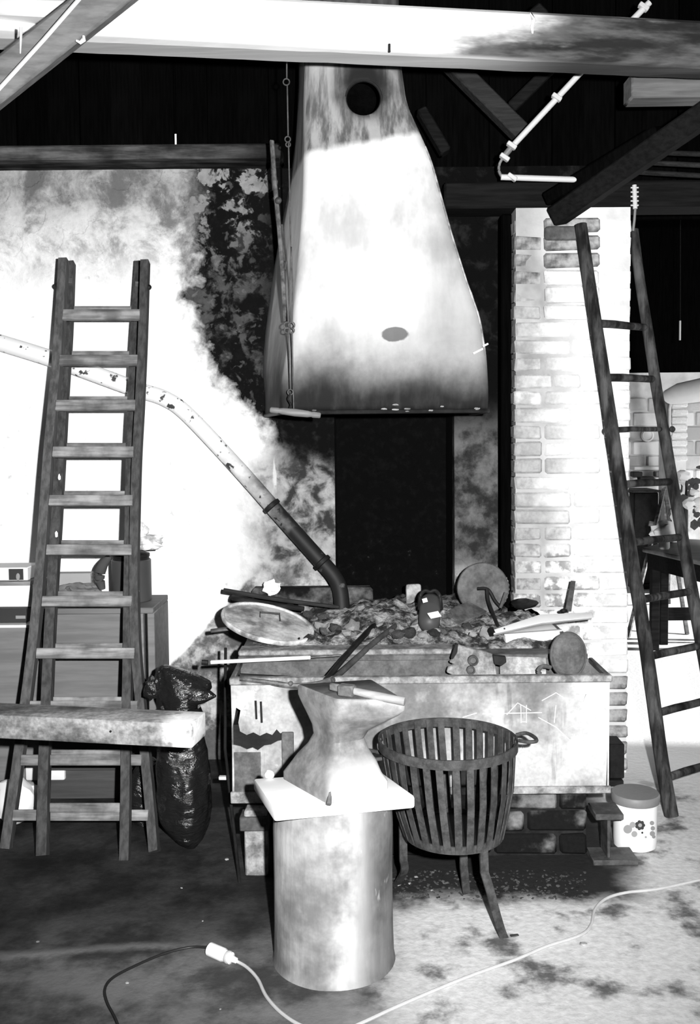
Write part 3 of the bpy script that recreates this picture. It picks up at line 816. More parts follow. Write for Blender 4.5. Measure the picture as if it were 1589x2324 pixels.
part('foot_flange', MB().box((WX(640, 3.43), TY0 - .014, TZ0 - .004), (TX1 + .004, TY0 - .001, TZ0 + .022)), 'rust_light', tr, .003)
part('foot_flange', MB().box((TX0 - .006, TY0 - .012, TZ0 - .03), (WX(632, 3.43), TY0 - .001, TZ0 + .012)), 'rust_light', tr, .003)
part('patch_strip', MB().box((WX(632, 3.43), TY0 - .012, fp(640, 1790).z), (WX(660, 3.43), TY0 - .001, fp(640, 1660).z)), 'steel_plate', tr, .003)
part('patch_sheet', MB().box((TX0 + .008, TY0 - .004, fp(640, 1800).z), (WX(583, 3.43), TY0 - .0005, fp(640, 1706).z)), 'steel_plate', tr, .001)
part('leg', MB().box((WX(545, 3.4), 3.36, 0), (WX(598, 3.4), 3.428, TZ0 - .034)), 'rust_light', tr, .006)
part('leg_head', MB().box((WX(535, 3.4), 3.35, .165), (WX(603, 3.4), 3.429, .215)), 'iron_grey', tr, .004)
def chalk(pts):
    part('chalk_line', MB().tube([fp(x, y) + Vector((0, -.001, 0)) for x, y in pts], .0015, 5), 'chalk', fsheet)
for pts in ([(1095, 1620), (1230, 1617)], [(1128, 1622), (1127, 1645)], [(1182, 1600), (1183, 1640)], [(1195, 1600), (1195, 1640)], [(1183, 1638), (1196, 1638)],
            [(1222, 1628), (1262, 1650), (1285, 1672), (1308, 1692)], [(1150, 1622), (1175, 1595), (1205, 1612)], [(1312, 1670), (1322, 1676), (1335, 1670), (1338, 1660)], [(1335, 1694), (1358, 1696)],
            [(1175, 1710), (1190, 1702), (1186, 1690), (1176, 1712)], [(1262, 1600), (1258, 1640)], [(1050, 1628), (1082, 1618)], [(1316, 1705), (1325, 1700), (1332, 1708), (1325, 1718), (1317, 1712)],
            [(1230, 1590), (1262, 1572), (1290, 1590)], [(1300, 1560), (1330, 1575), (1322, 1600)]):
    chalk(pts)
for x0, y0, x1, y1 in ((580, 1590, 582, 1632), (592, 1592, 594, 1640)):
    part('slot', MB().tube([fp(x0, y0), fp(x1, y1)], .004, 6), 'iron_dark', fsheet)
# iron bracket block and I-section at the right end
bk = MB().box((WX(1378, 4.3), 4.22, P(1390, 1762, 4.25).z), (WX(1412, 4.3), 4.34, P(1390, 1684, 4.25).z)).box((WX(1370, 4.3), 4.20, P(1390, 1778, 4.25).z), (WX(1408, 4.3), 4.34, P(1390, 1762, 4.25).z))
solo('iron_box', bk, 'iron_dark', 'dark iron box standing against the pillar behind the trough end', 'box', .004)
bx = P(1390, 1720, 4.25)
solo('iron_stand', MB().box((WX(1376, 4.3), 4.21, 0), (WX(1410, 4.3), 4.34, P(1390, 1778, 4.25).z - .001)), 'iron_dark', 'dark block under the iron box against the pillar', 'block', .004)
ib = thing('steel_joist', 'short rusty steel I section standing at the right foot of the trough', 'joist', (P(1385, 1990, 3.43).x, 3.48, 0))
x0 = P(1385, 1960, 3.43).x
part('bottom_flange', MB().box((x0 - .062, 3.42, 0.0), (x0 + .10, 3.535, .02)), 'iron_grey', ib, .003)
part('web', MB().box((x0 - .008, 3.44, .02), (x0 + .004, 3.535, .165)), 'iron_grey', ib, .002)
part('top_flange', MB().box((x0 - .055, 3.42, .165), (x0 + .045, 3.535, .188)), 'iron_grey', ib, .003)

# ------------------------------------------------------------------ anvil on its stump
SC = Vector((-.058, 2.83, 0))
st = thing('anvil_stump', 'stout pale wooden stump carrying the anvil, darker on its right side', 'stump', SC)
mb = MB(); seg = 56; prof = [(0.0, .182), (.02, .178), (.1, .176), (.25, .175), (.40, .176), (.49, .172), (.496, .166)]
k = 0
for h, r in prof:
    for q in range(seg):
        a = 2 * math.pi * q / seg
        rr = r * (1 + .018 * mnoise.noise(Vector((math.cos(a) * 1.4, math.sin(a) * 1.4, h * 2.2))) + .006 * mnoise.noise(Vector((math.cos(a) * 7, math.sin(a) * 7, h * 3))))
        mb.v.append(SC + Vector((rr * math.cos(a), rr * math.sin(a), h)))
for i in range(len(prof) - 1):
    for q in range(seg):
        r = (q + 1) % seg; mb.f.append((i * seg + q, i * seg + r, (i + 1) * seg + r, (i + 1) * seg + q))
mb.f.append(tuple(range(seg))[::-1]); mb.f.append(tuple((len(prof) - 1) * seg + q for q in range(seg)))
part('log', mb, 'stump_wood', st)
PZ = .535
plate_t = [G(575, 1766, PZ), G(622, 1836, PZ), G(943, 1806, PZ), G(862, 1748, PZ)]
solo('anvil_board', MB().prism(plate_t, (0, 0, -.037)), 'board_pale', 'pale thick board lying between the stump and the anvil', 'board', .008, 2)
solo('paper_scrap', MB().blob(G(612, 1758, PZ + .012), .014, 2, .5, 2.5, 1, (1, .8, .9)), 'white_paint', 'white crumpled scrap on the left corner of the anvil board', 'scrap')
av = thing('anvil', 'grey blacksmith anvil with narrow waist and flared foot on the stump', 'anvil', (-.03, 2.83, PZ))
def sect(z, pts, rnd=.18, n=40):
    """rounded quadrilateral through four corners"""
    c = sum(pts, Vector((0, 0))) / 4; out = []
    for i in range(4):
        a, b, d = pts[i - 1], pts[i], pts[(i + 1) % 4]
        p0, p2 = b + (a - b) * rnd, b + (d - b) * rnd
        for k in range(n // 4):
            t = k / (n // 4 - 1); q = p0 * (1 - t) ** 2 + b * 2 * t * (1 - t) + p2 * t * t
            out.append(Vector((q.x, q.y, z)))
    return out
def gp(px, py, z): p = G(px, py, z); return Vector((p.x, p.y))
base = [gp(745, 1826, PZ), gp(640, 1766, PZ), Vector((-.03, 3.0)), gp(884, 1790, PZ)]
bc = sum(base, Vector((0, 0))) / 4
AT = PZ + .278
topq = [Vector((-.045, 2.685)), Vector((-.162, 2.85)), Vector((.06, 2.90)), Vector((.150, 2.665))]
tc_ = sum(topq, Vector((0, 0))) / 4
wst = [Vector((-.055, 2.735)), Vector((-.125, 2.85)), Vector((-.02, 2.91)), Vector((.045, 2.785))]
levels = [(0, base, .06), (.022, base, .06), (.045, [b + (bc - b) * .10 for b in base], .1), (.075, [b * .55 + w * .45 for b, w in zip(base, wst)], .15), (.105, [b * .2 + w * .8 for b, w in zip(base, wst)], .22), (.135, wst, .28), (.165, [w * .85 + t * .15 for w, t in zip(wst, topq)], .26),
          (.195, [w * .5 + t * .5 for w, t in zip(wst, topq)], .2), (.23, [w * .12 + t * .88 for w, t in zip(wst, topq)], .12), (.25, topq, .06), (.274, topq, .05), (.278, [t + (tc_ - t) * .03 for t in topq], .05)]
mb = MB(); n = 40
for h, q, r in levels: mb.v += sect(PZ + h, q, r, n)
for i in range(len(levels) - 1):
    for q in range(n):
        r = (q + 1) % n; mb.f.append((i * n + q, i * n + r, (i + 1) * n + r, (i + 1) * n + q))
mb.f.append(tuple(range(n))); mb.f.append(tuple((len(levels) - 1) * n + q for q in range(n)))
part('body', mb, 'anvil_iron', av, angle=50)
part('foot_chip', MB().tube([Vector((*gp(746, 1826, PZ + .004), PZ + .004)), Vector((*gp(750, 1795, PZ + .03), PZ + .034))], [.008, .004], 6), 'steel_plate', av)

# hammer on the anvil, tongs over the trough rim
hm = thing('hammer', 'small hammer with pale wooden handle lying on the anvil face', 'hammer', (*gp(790, 1576, AT + .014), AT))
hc = P(789, 1573, 2.71); hc.z = AT + .017
part('head', MB().bar(hc + Vector((-.024, .012, 0)), hc + Vector((.020, -.006, .0)), .03, .032).bar(hc + Vector((-.02, .01, .004)), hc + Vector((-.05, .03, .004)), .012, .022), 'steel_plate', hm, .004)
h2 = P(919, 1592, 2.66); 
part('handle', MB().tube([hc + Vector((.012, -.004, .001)), hc * .5 + h2 * .5, h2], [.010, .0125, .012], 12), 'handle_wood', hm)

tg = thing('long_tongs', 'long dark blacksmith tongs lying across the trough rim into the ash', 'tongs', (WX(740, 3.44), 3.43, TZ1 + .03))
pv = P(742, 1541, 3.42)
part('rein', MB().tube(catmull([P(740, 1544, 3.41), P(775, 1500, 3.58), P(815, 1455, 3.78), P(850, 1418, 3.98)], 6), [.011] * 18 + [.008], 10), 'iron_dark', tg)
part('rein', MB().tube(catmull([P(752, 1546, 3.41), P(790, 1512, 3.55), P(845, 1462, 3.76), P(898, 1420, 3.96)], 6), [.011] * 18 + [.008], 10), 'iron_grey', tg)
part('jaw', MB().tube(catmull([P(752, 1543, 3.40), P(715, 1553, 3.41), P(662, 1556, 3.40), P(600, 1547, 3.40), P(545, 1541, 3.41)], 5), [.010] * 14 + [.008] * 7, 8), 'tong_steel', tg)
part('jaw', MB().tube(catmull([P(745, 1545, 3.43), P(700, 1541, 3.44), P(640, 1538, 3.45), P(545, 1533, 3.46)], 5), .008, 8), 'iron_dark', tg)
part('rivet', MB().blob(P(660, 1551, 3.39), .009, 2, .05), 'tong_steel', tg)

# ------------------------------------------------------------------ things lying on the hearth
# round dish leaning in the ash
dc = P(608, 1413, 3.93); u = Vector((math.cos(.25), .02, -math.sin(.25))).normalized(); w_ = Vector((0, math.cos(.17), math.sin(.17)))
nrm = u.cross(w_).normalized()
if nrm.z < 0: nrm = -nrm
R = 109 / F * 3.93
dish = thing('round_lid', 'big round pale enamel lid tilted on the left of the hearth', 'lid', dc - Vector((0, 0, .06)))
prof = [(R * .98, -.012), (R, -.004), (R, .004), (R * .985, .008), (R * .95, .008), (R * .92, .001), (R * .6, .004), (.001, .006)]
disc_ = part('disc', MB().lathe(prof, 56, dc, nrm), 'dish_enamel', dish)
part('handle', MB().tube([P(590, 1404, 3.95), P(591, 1389, 3.955), P(635, 1393, 3.965), P(636, 1410, 3.96)], .004, 8), 'iron_grey', dish)
part('rivet', MB().blob(P(679, 1449, 3.80), .005, 1, .1), 'iron_dark', disc_)
sk = [((508, 1340, 4.3), (640, 1362, 4.25), (770, 1378, 4.2), .011, 'upper thin stick lying behind the round lid', 'dim_brace'),
      ((528, 1355, 4.2), (580, 1368, 4.18), (690, 1382, 4.15), .016, 'lower thick stick lying behind the round lid', 'plate_timber')]
for a, b, c, r, lab, mm in sk:
    solo('stick', MB().tube([P(*a), P(*b), P(*c)], [r, r * .9, r * .7], 8), mm, lab, 'stick')
solo('flat_iron', MB().bar(P(478, 1432, 3.98), P(540, 1424, 4.0), .03, .012), 'steel_plate', 'short flat iron jutting out under the left of the round lid', 'bar', .003)
solo('crumpled_paper', MB().blob(P(616, 1335, 4.42), .036, 3, .5, 2.2, 4, (1.05, .6, .95)), 'white_paint', 'bright white crumpled paper ball at the back of the hearth', 'paper')
wr_ = thing('white_rod', 'straight white flat rod laid over the left end of the trough', 'rod', P(600, 1497, 3.56))
part('rod', MB().bar(P(478, 1503, 3.60), P(705, 1492, 3.60), .012, .013), 'white_paint', wr_, .002)
part('grey_end', MB().bar(P(700, 1492, 3.60), P(775, 1487, 3.60), .010, .006), 'tong_steel', wr_, .002)
part('tape', MB().tube([P(458, 1503, 3.605), P(472, 1504, 3.605)], .010, 8), 'iron_dark', wr_)

# air pipe down the wall into the hearth
pp = thing('air_pipe', 'painted air pipe sloping down the wall into the hearth', 'pipe', (0, 4.5, HZ))
pth = catmull([P(-60, 760, 4.53), P(120, 815, 4.53), P(300, 880, 4.53), P(375, 905, 4.525), P(430, 945, 4.52), P(540, 1062, 4.51), P(640, 1175, 4.49), P(718, 1262, 4.46), P(758, 1308, 4.44), P(773, 1345, 4.42), P(777, 1400, 4.40)], 8)
part('tube', MB().tube(pth, [.038 if i < 16 else .036 for i in range(len(pth))], 18, (0, 1, 0)), 'pipe_paint', pp)
for k in (46, 58):
    d = (pth[k + 1] - pth[k]).normalized(); part('joint', MB().lathe([(.037, -.012), (.044, -.008), (.044, .008), (.037, .012)], 20, pth[k], d, cap=False), 'iron_dark', pp)

gas = thing('gas_canister', 'dark rounded gas canister with black guard lying in the ash', 'canister', P(975, 1420, 3.95))
a, b = P(974, 1428, 3.90), P(976, 1372, 4.02); b.z = a.z + .075; d = b - a; L = d.length + .05
r = 24.5 / F * 3.92
prof = [(.002, 0), (r * .45, .004), (r * .8, .014), (r, .035), (r, L * .55), (r * 1.01, L * .56), (r, L * .58), (r, L * .82), (r * .8, L * .93), (r * .3, L)]
gbody = part('body', MB().lathe(prof, 32, a, d), 'drum_black', gas, label='glossy dark body')
dn = d.normalized(); top = a + dn * L * .78
part('guard', MB().tube(catmull([top + Vector((-r * 1.03, -.02, -.02)), top + Vector((-r * .95, 0, .03)), top + Vector((-r * .5, 0, .055)), top + Vector((0, 0, .05)), top + Vector((r * .5, 0, .055)), top + Vector((r * .95, 0, .03)), top + Vector((r * 1.03, -.02, -.02))], 6), .008, 8), 'iron_dark', gas)
lab = a + dn * L * .5
part('sticker', MB().bar(P(974, 1398, 3.855), P(998, 1393, 3.875), .003, .03, up=d), 'white_plastic', gbody)
part('sticker', MB().bar(P(959, 1364, 3.90), P(970, 1361, 3.90), .003, .022, up=d), 'white_plastic', gbody)

gw = P(1096, 1335, 4.24); rg = 59 / F * 4.24
wheel = thing('grindstone', 'round grey grindstone propped at the back right of the hearth', 'grindstone', gw - Vector((0, 0, rg)))
ax = Vector((-.12, -1, .10)).normalized()
stone = part('stone', MB().lathe([(.006, .016), (rg * .96, .016), (rg, .010), (rg, -.012), (rg * .97, -.018), (.006, -.018)], 48, gw, ax), 'stone_grey', wheel)
part('chipped_edge', MB().tube([gw + ax * .016 + Vector((rg * .97 * math.cos(a_), .0, rg * .97 * math.sin(a_))) for a_ in [-.6 + i * .08 for i in range(14)]], [.004 + .003 * (i % 2) for i in range(14)], 6), 'rust_light', stone)
ht = thing('hooked_tongs', 'small black hooked tongs leaning against the grindstone', 'tongs', P(1130, 1420, 4.05))
part('arm', MB().tube(catmull([P(1084, 1336, 4.18), P(1108, 1338, 4.17), P(1125, 1365, 4.15), P(1140, 1380, 4.13)], 5), .007, 8), 'iron_dark', ht)
part('arm', MB().tube(catmull([P(1106, 1336, 4.16), P(1108, 1362, 4.14), P(1120, 1395, 4.08), P(1130, 1420, 4.02)], 5), .008, 8), 'iron_dark', ht)
part('arm', MB().tube([P(1136, 1380, 4.13), P(1148, 1345, 4.15)], .007, 8), 'iron_grey', ht)
def slab(name, pts, t, m, lab, cat, bevel=.003): return solo(name, MB().prism(pts, t), m, lab, cat, bevel)
slab('rusty_plate', [P(1000, 1392, 4.10), P(1062, 1363, 4.2), P(1106, 1386, 4.16), P(1040, 1418, 4.04)], (0, .004, -.012), 'steel_plate', 'tilted rusty plate between the canister and the grindstone', 'plate')
solo('coal_block', MB().blob(P(1190, 1370, 4.22), .045, 2, .4, 2, 9, (1.2, .7, .55)), 'iron_dark', 'black jagged block beside the grindstone against the pillar', 'block')
solo('fire_brick', MB().bar(P(938, 1325, 4.45), P(940, 1385, 4.43), .07, .05, (0, 1, 0)), 'pale_cinder', 'pale fire brick standing at the back centre of the hearth', 'brick', .012, 2)
slab('white_paper', [P(893, 1432, 3.95), P(940, 1426, 3.98), P(948, 1436, 3.93), P(898, 1440, 3.91)], (0, 0, -.004), 'white_paint', 'bright white strip of paper in the ash beside the canister', 'paper', 0)
slab('ash_board', [P(880, 1452, 3.88), P(950, 1444, 3.92), P(955, 1466, 3.83), P(885, 1470, 3.82)], (0, 0, -.01), 'rust_light', 'pale flat slate lying in the ash before the canister', 'slate')

# right side of the hearth: plank, dish, blade, scoop, casting
wb = thing('white_plank', 'white painted plank lying across the right end of the hearth', 'plank', P(1230, 1415, 3.86))
tp = [P(1119, 1429, 3.76), P(1226, 1394, 3.92), P(1345, 1389, 4.0), P(1345, 1401, 3.98), P(1230, 1413, 3.86), P(1121, 1438, 3.74)]
wboard = part('board', MB().prism(tp, (.0, .02, -.014)), 'white_paint', wb, .002)
part('end_grain', MB().bar(P(1113, 1427, 3.77), P(1119, 1440, 3.75), .015, .02), 'iron_dark', wb)
for px, py in ((1145, 1425), (1300, 1395)): part('nail_hole', MB().blob(P(px, py + 2, 3.78 if px < 1200 else 3.97), .004, 1, 0), 'iron_dark', wboard)
solo('metal_blade', MB().prism([P(1283, 1388, 4.06), P(1296, 1318, 4.16), P(1307, 1319, 4.16), P(1297, 1388, 4.06)], (.0, .006, 0)), 'steel_plate', 'thin grey blade standing upright behind the white plank', 'blade', .001)
part('knob', MB().blob(P(1280, 1386, 4.03), .014, 2, .1, 2, 1, (1.2, 1, .6)), 'iron_dark', wb)
ds = thing('enamel_dish', 'deep white enamel dish half under the white plank', 'dish', P(1210, 1486, 3.80))
yb = 3.85
q = [P(1146, 1442, yb), P(1272, 1432, yb), P(1272, 1470, yb), P(1262, 1487, yb), P(1178, 1489, yb), P(1160, 1478, yb), P(1148, 1462, yb)]
part('bowl', MB().prism(q, (0, .16, 0)), 'white_plastic', ds, .008, 2)
part('rim', MB().bar(P(1144, 1440, yb - .006), P(1275, 1430, yb - .006), .02, .006), 'cable_pale', ds)
scp = thing('scoop', 'dark rounded metal scoop standing in the right end of the trough', 'scoop', P(1285, 1530, 3.58))
sc_c = P(1290, 1487, 3.56); axs = Vector((.12, -1, .10)).normalized()
mb = MB(); Rx, Rz = 41 / F * 3.56, 51 / F * 3.56
sx_ = Vector((1, 0, 0)); sx_ = (sx_ - axs * sx_.dot(axs)).normalized(); sz_ = axs.cross(sx_); 
if sz_.z < 0: sz_ = -sz_
ringsn = 7; sg = 40
for i in range(ringsn):
    t = i / (ringsn - 1) * math.pi / 2
    for q in range(sg):
        a_ = 2 * math.pi * q / sg; rr = math.cos(t) + .001
        mb.v.append(sc_c + sx_ * Rx * rr * math.cos(a_) + sz_ * Rz * rr * math.sin(a_) + axs * .028 * math.sin(t))
for i in range(ringsn - 1):
    for q in range(sg):
        r = (q + 1) % sg; mb.f.append((i * sg + q, i * sg + r, (i + 1) * sg + r, (i + 1) * sg + q))
mb.f.append(tuple((ringsn - 1) * sg + q for q in range(sg))); mb.f.append(tuple(reversed(range(sg))))
part('blade', mb, 'steel_plate', scp)
part('rim', MB().tube([sc_c + sx_ * Rx * math.cos(a_) + sz_ * Rz * math.sin(a_) for a_ in [2 * math.pi * i / 40 for i in range(40)]], .005, 6, (0, 1, 0), closed=True), 'iron_grey', scp)
part('handle', MB().tube(catmull([P(1250, 1515, 3.55), P(1232, 1512, 3.54), P(1222, 1522, 3.53), P(1226, 1530, 3.53)], 5), .008, 8), 'steel_plate', scp)
cs = thing('iron_casting', 'pale iron casting with two bosses leaning in the trough', 'casting', P(1080, 1535, 3.56))
yc = 3.55
outline = [(1037, 1463), (1060, 1470), (1090, 1476), (1121, 1486), (1124, 1510), (1128, 1536), (1062, 1540), (1062, 1537), (1030, 1533), (1014, 1526), (1018, 1514), (1032, 1508), (1020, 1503), (1030, 1494), (1038, 1482)]
cplate = part('plate', MB().prism([P(x, y, yc + (1536 - y) * .0006) for x, y in outline], (0, .02, 0)), 'rust_light', cs, .003)
for px, py, r_ in ((1073, 1498, .019), (1068, 1520, .016)):
    c = P(px, py, yc + .01); part('boss', MB().lathe([(r_, 0), (r_, .02), (r_ * .6, .026), (r_ * .55, .015), (.002, .015)], 20, c, (0, -1, .1)), 'steel_plate', cplate)
part('dark_lug', MB().prism([P(1119, 1487, yc - .005), P(1148, 1490, yc - .005), P(1150, 1503, yc - .005), P(1138, 1512, yc - .005), P(1122, 1508, yc - .005)], (0, .02, 0)), 'iron_dark', cs, .002)
part('dark_lug', MB().prism([P(1034, 1462, yc + .035), P(1040, 1463, yc + .035), P(1038, 1480, yc + .03), P(1028, 1496, yc + .02), P(1024, 1494, yc + .02)], (0, .02, 0)), 'iron_dark', cs)
slab('sheet_offcut', [P(1135, 1490, 3.66), P(1240, 1492, 3.66), P(1240, 1545, 3.60), P(1135, 1545, 3.60)], (0, .006, 0), 'dish_enamel', 'pale sheet metal offcut lying in the trough behind the casting', 'sheet')
# ------------------------------------------------------------------ slatted iron fire basket
BC = Vector((P(1016, 1690, 3.07).x, 3.07, 0)); RZ, RR = .565, .218
BB = Vector((P(1028, 1930, 3.07).x, 3.05, 0)); BZ, BR = .288, .154
bk = thing('fire_basket', 'round iron fire basket of upright slats on three splayed legs', 'basket', Vector((BB.x, BB.y, 0)))
NS = 30
def circ(c, r, z, n=48): return [Vector((c.x + r * math.cos(2 * math.pi * i / n), c.y + r * math.sin(2 * math.pi * i / n), z)) for i in range(n)]
def band(pts, w, t, n=None):   # upright hoop
    return MB().sweep(pts, lambda i: [(-t / 2, -w / 2), (t / 2, -w / 2), (t / 2, w / 2), (-t / 2, w / 2)], (0, 0, 1), closed=True)
part('top_hoop', band(circ(BC, RR, RZ), .030, .006), 'basket_iron', bk)
part('bottom_hoop', band(circ(BB, BR, BZ), .024, .006), 'basket_iron', bk)
part('grate', MB().lathe([(.002, BZ - .006), (BR - .008, BZ - .006), (BR - .008, BZ), (.002, BZ)], 32, Vector((BB.x, BB.y, 0))), 'iron_dark', bk)
sr = random.Random(3)
for i in range(NS):
    a = 2 * math.pi * (i + .5) / NS; jit = sr.uniform(-.02, .02); ca, sa = math.cos(a + jit), math.sin(a + jit)
    t = Vector((BC.x + (RR - .006) * ca, BC.y + (RR - .006) * sa, RZ + .012)); b = Vector((BB.x + (BR + .003) * math.cos(a), BB.y + (BR + .003) * math.sin(a), BZ - .008))
    m_ = (t + b) / 2 + Vector((ca, sa, 0)) * .012
    tang = Vector((-sa, ca, 0))
    part('slat', MB().sweep([t, t * .55 + m_ * .5 - b * .05, m_, m_ * .5 + b * .55 - t * .05, b], lambda k: [(-.0018, -.011), (.0018, -.011), (.0018, .011), (-.0018, .011)], tang), 'basket_iron', bk)
for (tx, ty), pts in (((1105, 1960), [(1098, 1975, 2.93), (1112, 2020, 2.91), (1128, 2080, 2.92), (1145, 2130, 2.93), (1168, 2160, 2.94)]), ((1060, 1950), [(1052, 1962, 3.18), (1056, 2000, 3.2), (1060, 2048, 3.235)]),
                      ((910, 1950), [(915, 1950, 3.12), (918, 1975, 3.16), (905, 2000, 3.25), (890, 2022, 3.33)])):
    q = catmull([P(*p) for p in pts], 6); q[0].z = BZ - .005
    end = q[-1]; q[-1] = Vector((end.x, end.y, .004))
    part('leg', MB().sweep(q, lambda i: [(-.013, -.004), (.013, -.004), (.013, .004), (-.013, .004)], (.3, -1, 0)), 'basket_iron', bk)
for pts in ([(1172, 1668, 3.05), (1195, 1664, 3.03), (1214, 1674, 2.98), (1217, 1682, 2.95), (1200, 1684, 2.95), (1178, 1681, 2.98)], [(866, 1709, 3.10), (838, 1703, 3.08), (826, 1708, 3.03), (826, 1722, 3.0), (842, 1724, 2.99), (866, 1722, 3.0)]):
    part('handle', MB().tube(catmull([P(*p) for p in pts], 5), .006, 8), 'basket_iron', bk)

# ------------------------------------------------------------------ lidded tub with flowers
tf = G(1441, 1937); bc = Vector((P(1441, 1917, tf.y + .076).x, tf.y + .076, 0))
tub = thing('lidded_tub', 'small white tub with grey lid and printed flowers beside the ladder foot', 'tub', bc)
tbody = part('body', MB().lathe([(.070, 0), (.077, .004), (.079, .03), (.080, .17), (.080, .178)], 40, bc), 'white_plastic', tub)
part('lid', MB().lathe([(.081, .170), (.087, .170), (.089, .176), (.089, .196), (.085, .202), (.002, .204)], 40, bc), 'grey_plastic', tub)
def on_tub(px, py, r=.0808):
    d = ray(px, py); o = CLOC - bc; a_ = d.x ** 2 + d.y ** 2; b_ = 2 * (o.x * d.x + o.y * d.y); c_ = o.x ** 2 + o.y ** 2 - r * r
    t = (-b_ - math.sqrt(max(0, b_ * b_ - 4 * a_ * c_))) / (2 * a_); return CLOC + d * t
def disc_tub(px, py, rp, m, name='flower_print', r=.0808):
    pts = [on_tub(px + rp * math.cos(2 * math.pi * k / 14), py + rp * math.sin(2 * math.pi * k / 14), r) for k in range(14)]
    n_ = (on_tub(px, py, r) - bc); n_.z = 0; part(name, MB().prism(pts, n_.normalized() * -.0006), m, tbody)
for k in range(7): disc_tub(1453 + 7.5 * math.cos(k * .9), 1873 + 7.5 * math.sin(k * .9), 4.2, 'print_dark')
disc_tub(1453, 1873, 4.4, 'print_mid', r=.0815)
for px, py, rp in ((1425, 1882, 10), (1440, 1893, 7), (1436, 1872, 7), (1480, 1868, 5), (1482, 1880, 5), (1481, 1892, 6), (1484, 1899, 4)): disc_tub(px, py, rp, 'print_mid', 'leaf_print', .0802)
disc_tub(1458, 1890, 2.5, 'print_dark', 'stem_print'); disc_tub(1466, 1900, 2.5, 'print_mid', 'stem_print')

# ------------------------------------------------------------------ right hand pole ladder
KR = .175
ld = thing('pole_ladder', 'dark round pole ladder leaning against the brick pillar', 'ladder', G(1522, 1876))
lr = [PL(x, y, 3.87, KR) for x, y in ((1318, 510), (1345, 690), (1372, 860), (1393, 1000), (1413, 1130), (1436, 1280), (1456, 1400), (1479, 1560), (1501, 1720), (1524, 1866))]
lr[-1].z = max(lr[-1].z, .0)
rrp = [PL(x, y, 4.08, KR) for x, y in ((1438, 522), (1453, 640), (1472, 760), (1490, 880), (1508, 985), (1531, 1120), (1553, 1240), (1576, 1370))]
d = (rrp[-1] - rrp[-3]); 
while rrp[-1].z > .05: rrp.append(rrp[-1] + d * min(1.0, (rrp[-1].z - .0) / -d.z))
def polerad(n, a, b, s): return [a + (b - a) * i / (n - 1) + .0015 * mnoise.noise(Vector((i * 1.7, s, 0))) for i in range(n)]
l2, r2 = catmull(lr, 4), catmull(rrp, 4)
part('rail', MB().tube(l2, polerad(len(l2), .027, .029, 1), 14, (0, 1, 0)), 'pole_wood', ld)
part('rail', MB().tube(r2, polerad(len(r2), .022, .028, 5), 14, (0, 1, 0)), 'pole_wood', ld)
def on_rail(pts, z):
    for a, b in zip(pts, pts[1:]):
        if (a.z - z) * (b.z - z) <= 0 and a.z != b.z: return a + (b - a) * ((z - a.z) / (b.z - a.z))
    return pts[-1]
for y, x in ((733, 1351), (856, 1371), (975, 1390), (1100, 1409), (1232, 1429), (1362, 1450), (1491, 1469), (1620, 1488), (1766, 1508)):
    z = PL(x, y, 3.87, KR).z; a, b = on_rail(lr, z), on_rail(rrp, z)
    wv = .011 if y in (975,) else .016
    part('rung', MB().tube([a, a * .66 + b * .34 + Vector((0, 0, .002)), a * .33 + b * .67, b], [wv, wv * 1.05, wv, wv], 10), 'pole_wood', ld)
for px, py in ((1379, 977), ): part('rung_end', MB().blob(PL(px, py, 3.86, KR), .016, 2, .1, 2, 2, (1, .7, 1)), 'pole_wood', ld)
part('rung_end', MB().blob(PL(1526, 974, 4.07, KR), .014, 2, .1, 2, 3, (1, .7, 1)), 'pole_wood', ld)

# ------------------------------------------------------------------ left double ladder
KO, KI, YO, YI = .33, .44, 3.57, 3.50
sl = thing('double_ladder', 'wooden double ladder with flared rails leaning at the left wall', 'ladder', G(200, 1940))
orl = [(145, 590), (139, 700), (130, 830), (118, 960), (110, 1050), (97, 1240), (87, 1364), (72, 1500), (58, 1610), (45, 1710), (28, 1830), (14, 1925)]
orr = [(330, 594), (325, 760), (318, 920), (311, 1050), (306, 1240), (306, 1364), (310, 1480), (316, 1550), (322, 1616), (331, 1710), (341, 1815), (352, 1946)]
irl = [(160, 597), (154, 760), (145, 900), (137, 1050), (126, 1240), (118, 1364), (112, 1480), (107, 1600), (103, 1700), (100, 1800), (97, 1942)]
irr = [(315, 597), (307, 760), (301, 920), (297, 1050), (294, 1240), (292, 1364), (291, 1480), (289, 1600), (287, 1720), (286, 1830), (284, 1936)]
def rail(tab, y0, k, w, t, nm='rail'):
    q = catmull([PL(x, y, y0, k) for x, y in tab], 4); q[-1].z = max(q[-1].z, .002)
    e = q[-1].z
    if e > .02: q.append(Vector((q[-1].x, y0, .0)))
    part(nm, MB().sweep(q, lambda i: [(-w / 2, -t / 2), (w / 2, -t / 2), (w / 2, t / 2), (-w / 2, t / 2)], (0, 1, 0)), 'ladder_wood', sl)
rail(irl, YI, KI, .038, .040); rail(irr, YI, KI, .034, .040)
rail(orl, YO, KO, .036, .045); rail(orr, YO, KO, .034, .045)
R_OUT = [(143, 318, 715), (135, 313, 818), (127, 308, 920), (120, 304, 1026), (112, 302, 1136), (106, 300, 1248), (96, 300, 1365), (83, 306, 1483), (68, 313, 1603), (48, 322, 1725), (30, 337, 1850)]
for a, b, y in R_OUT:
    pa, pb = PL(a, y, YO - .022, KO), PL(b, y, YO - .022, KO)
    part('rung', MB().bar(pa, pb, .020, 24.5 / F * pa.y, (0, .33, 1)), 'rung_wood', sl, .002)
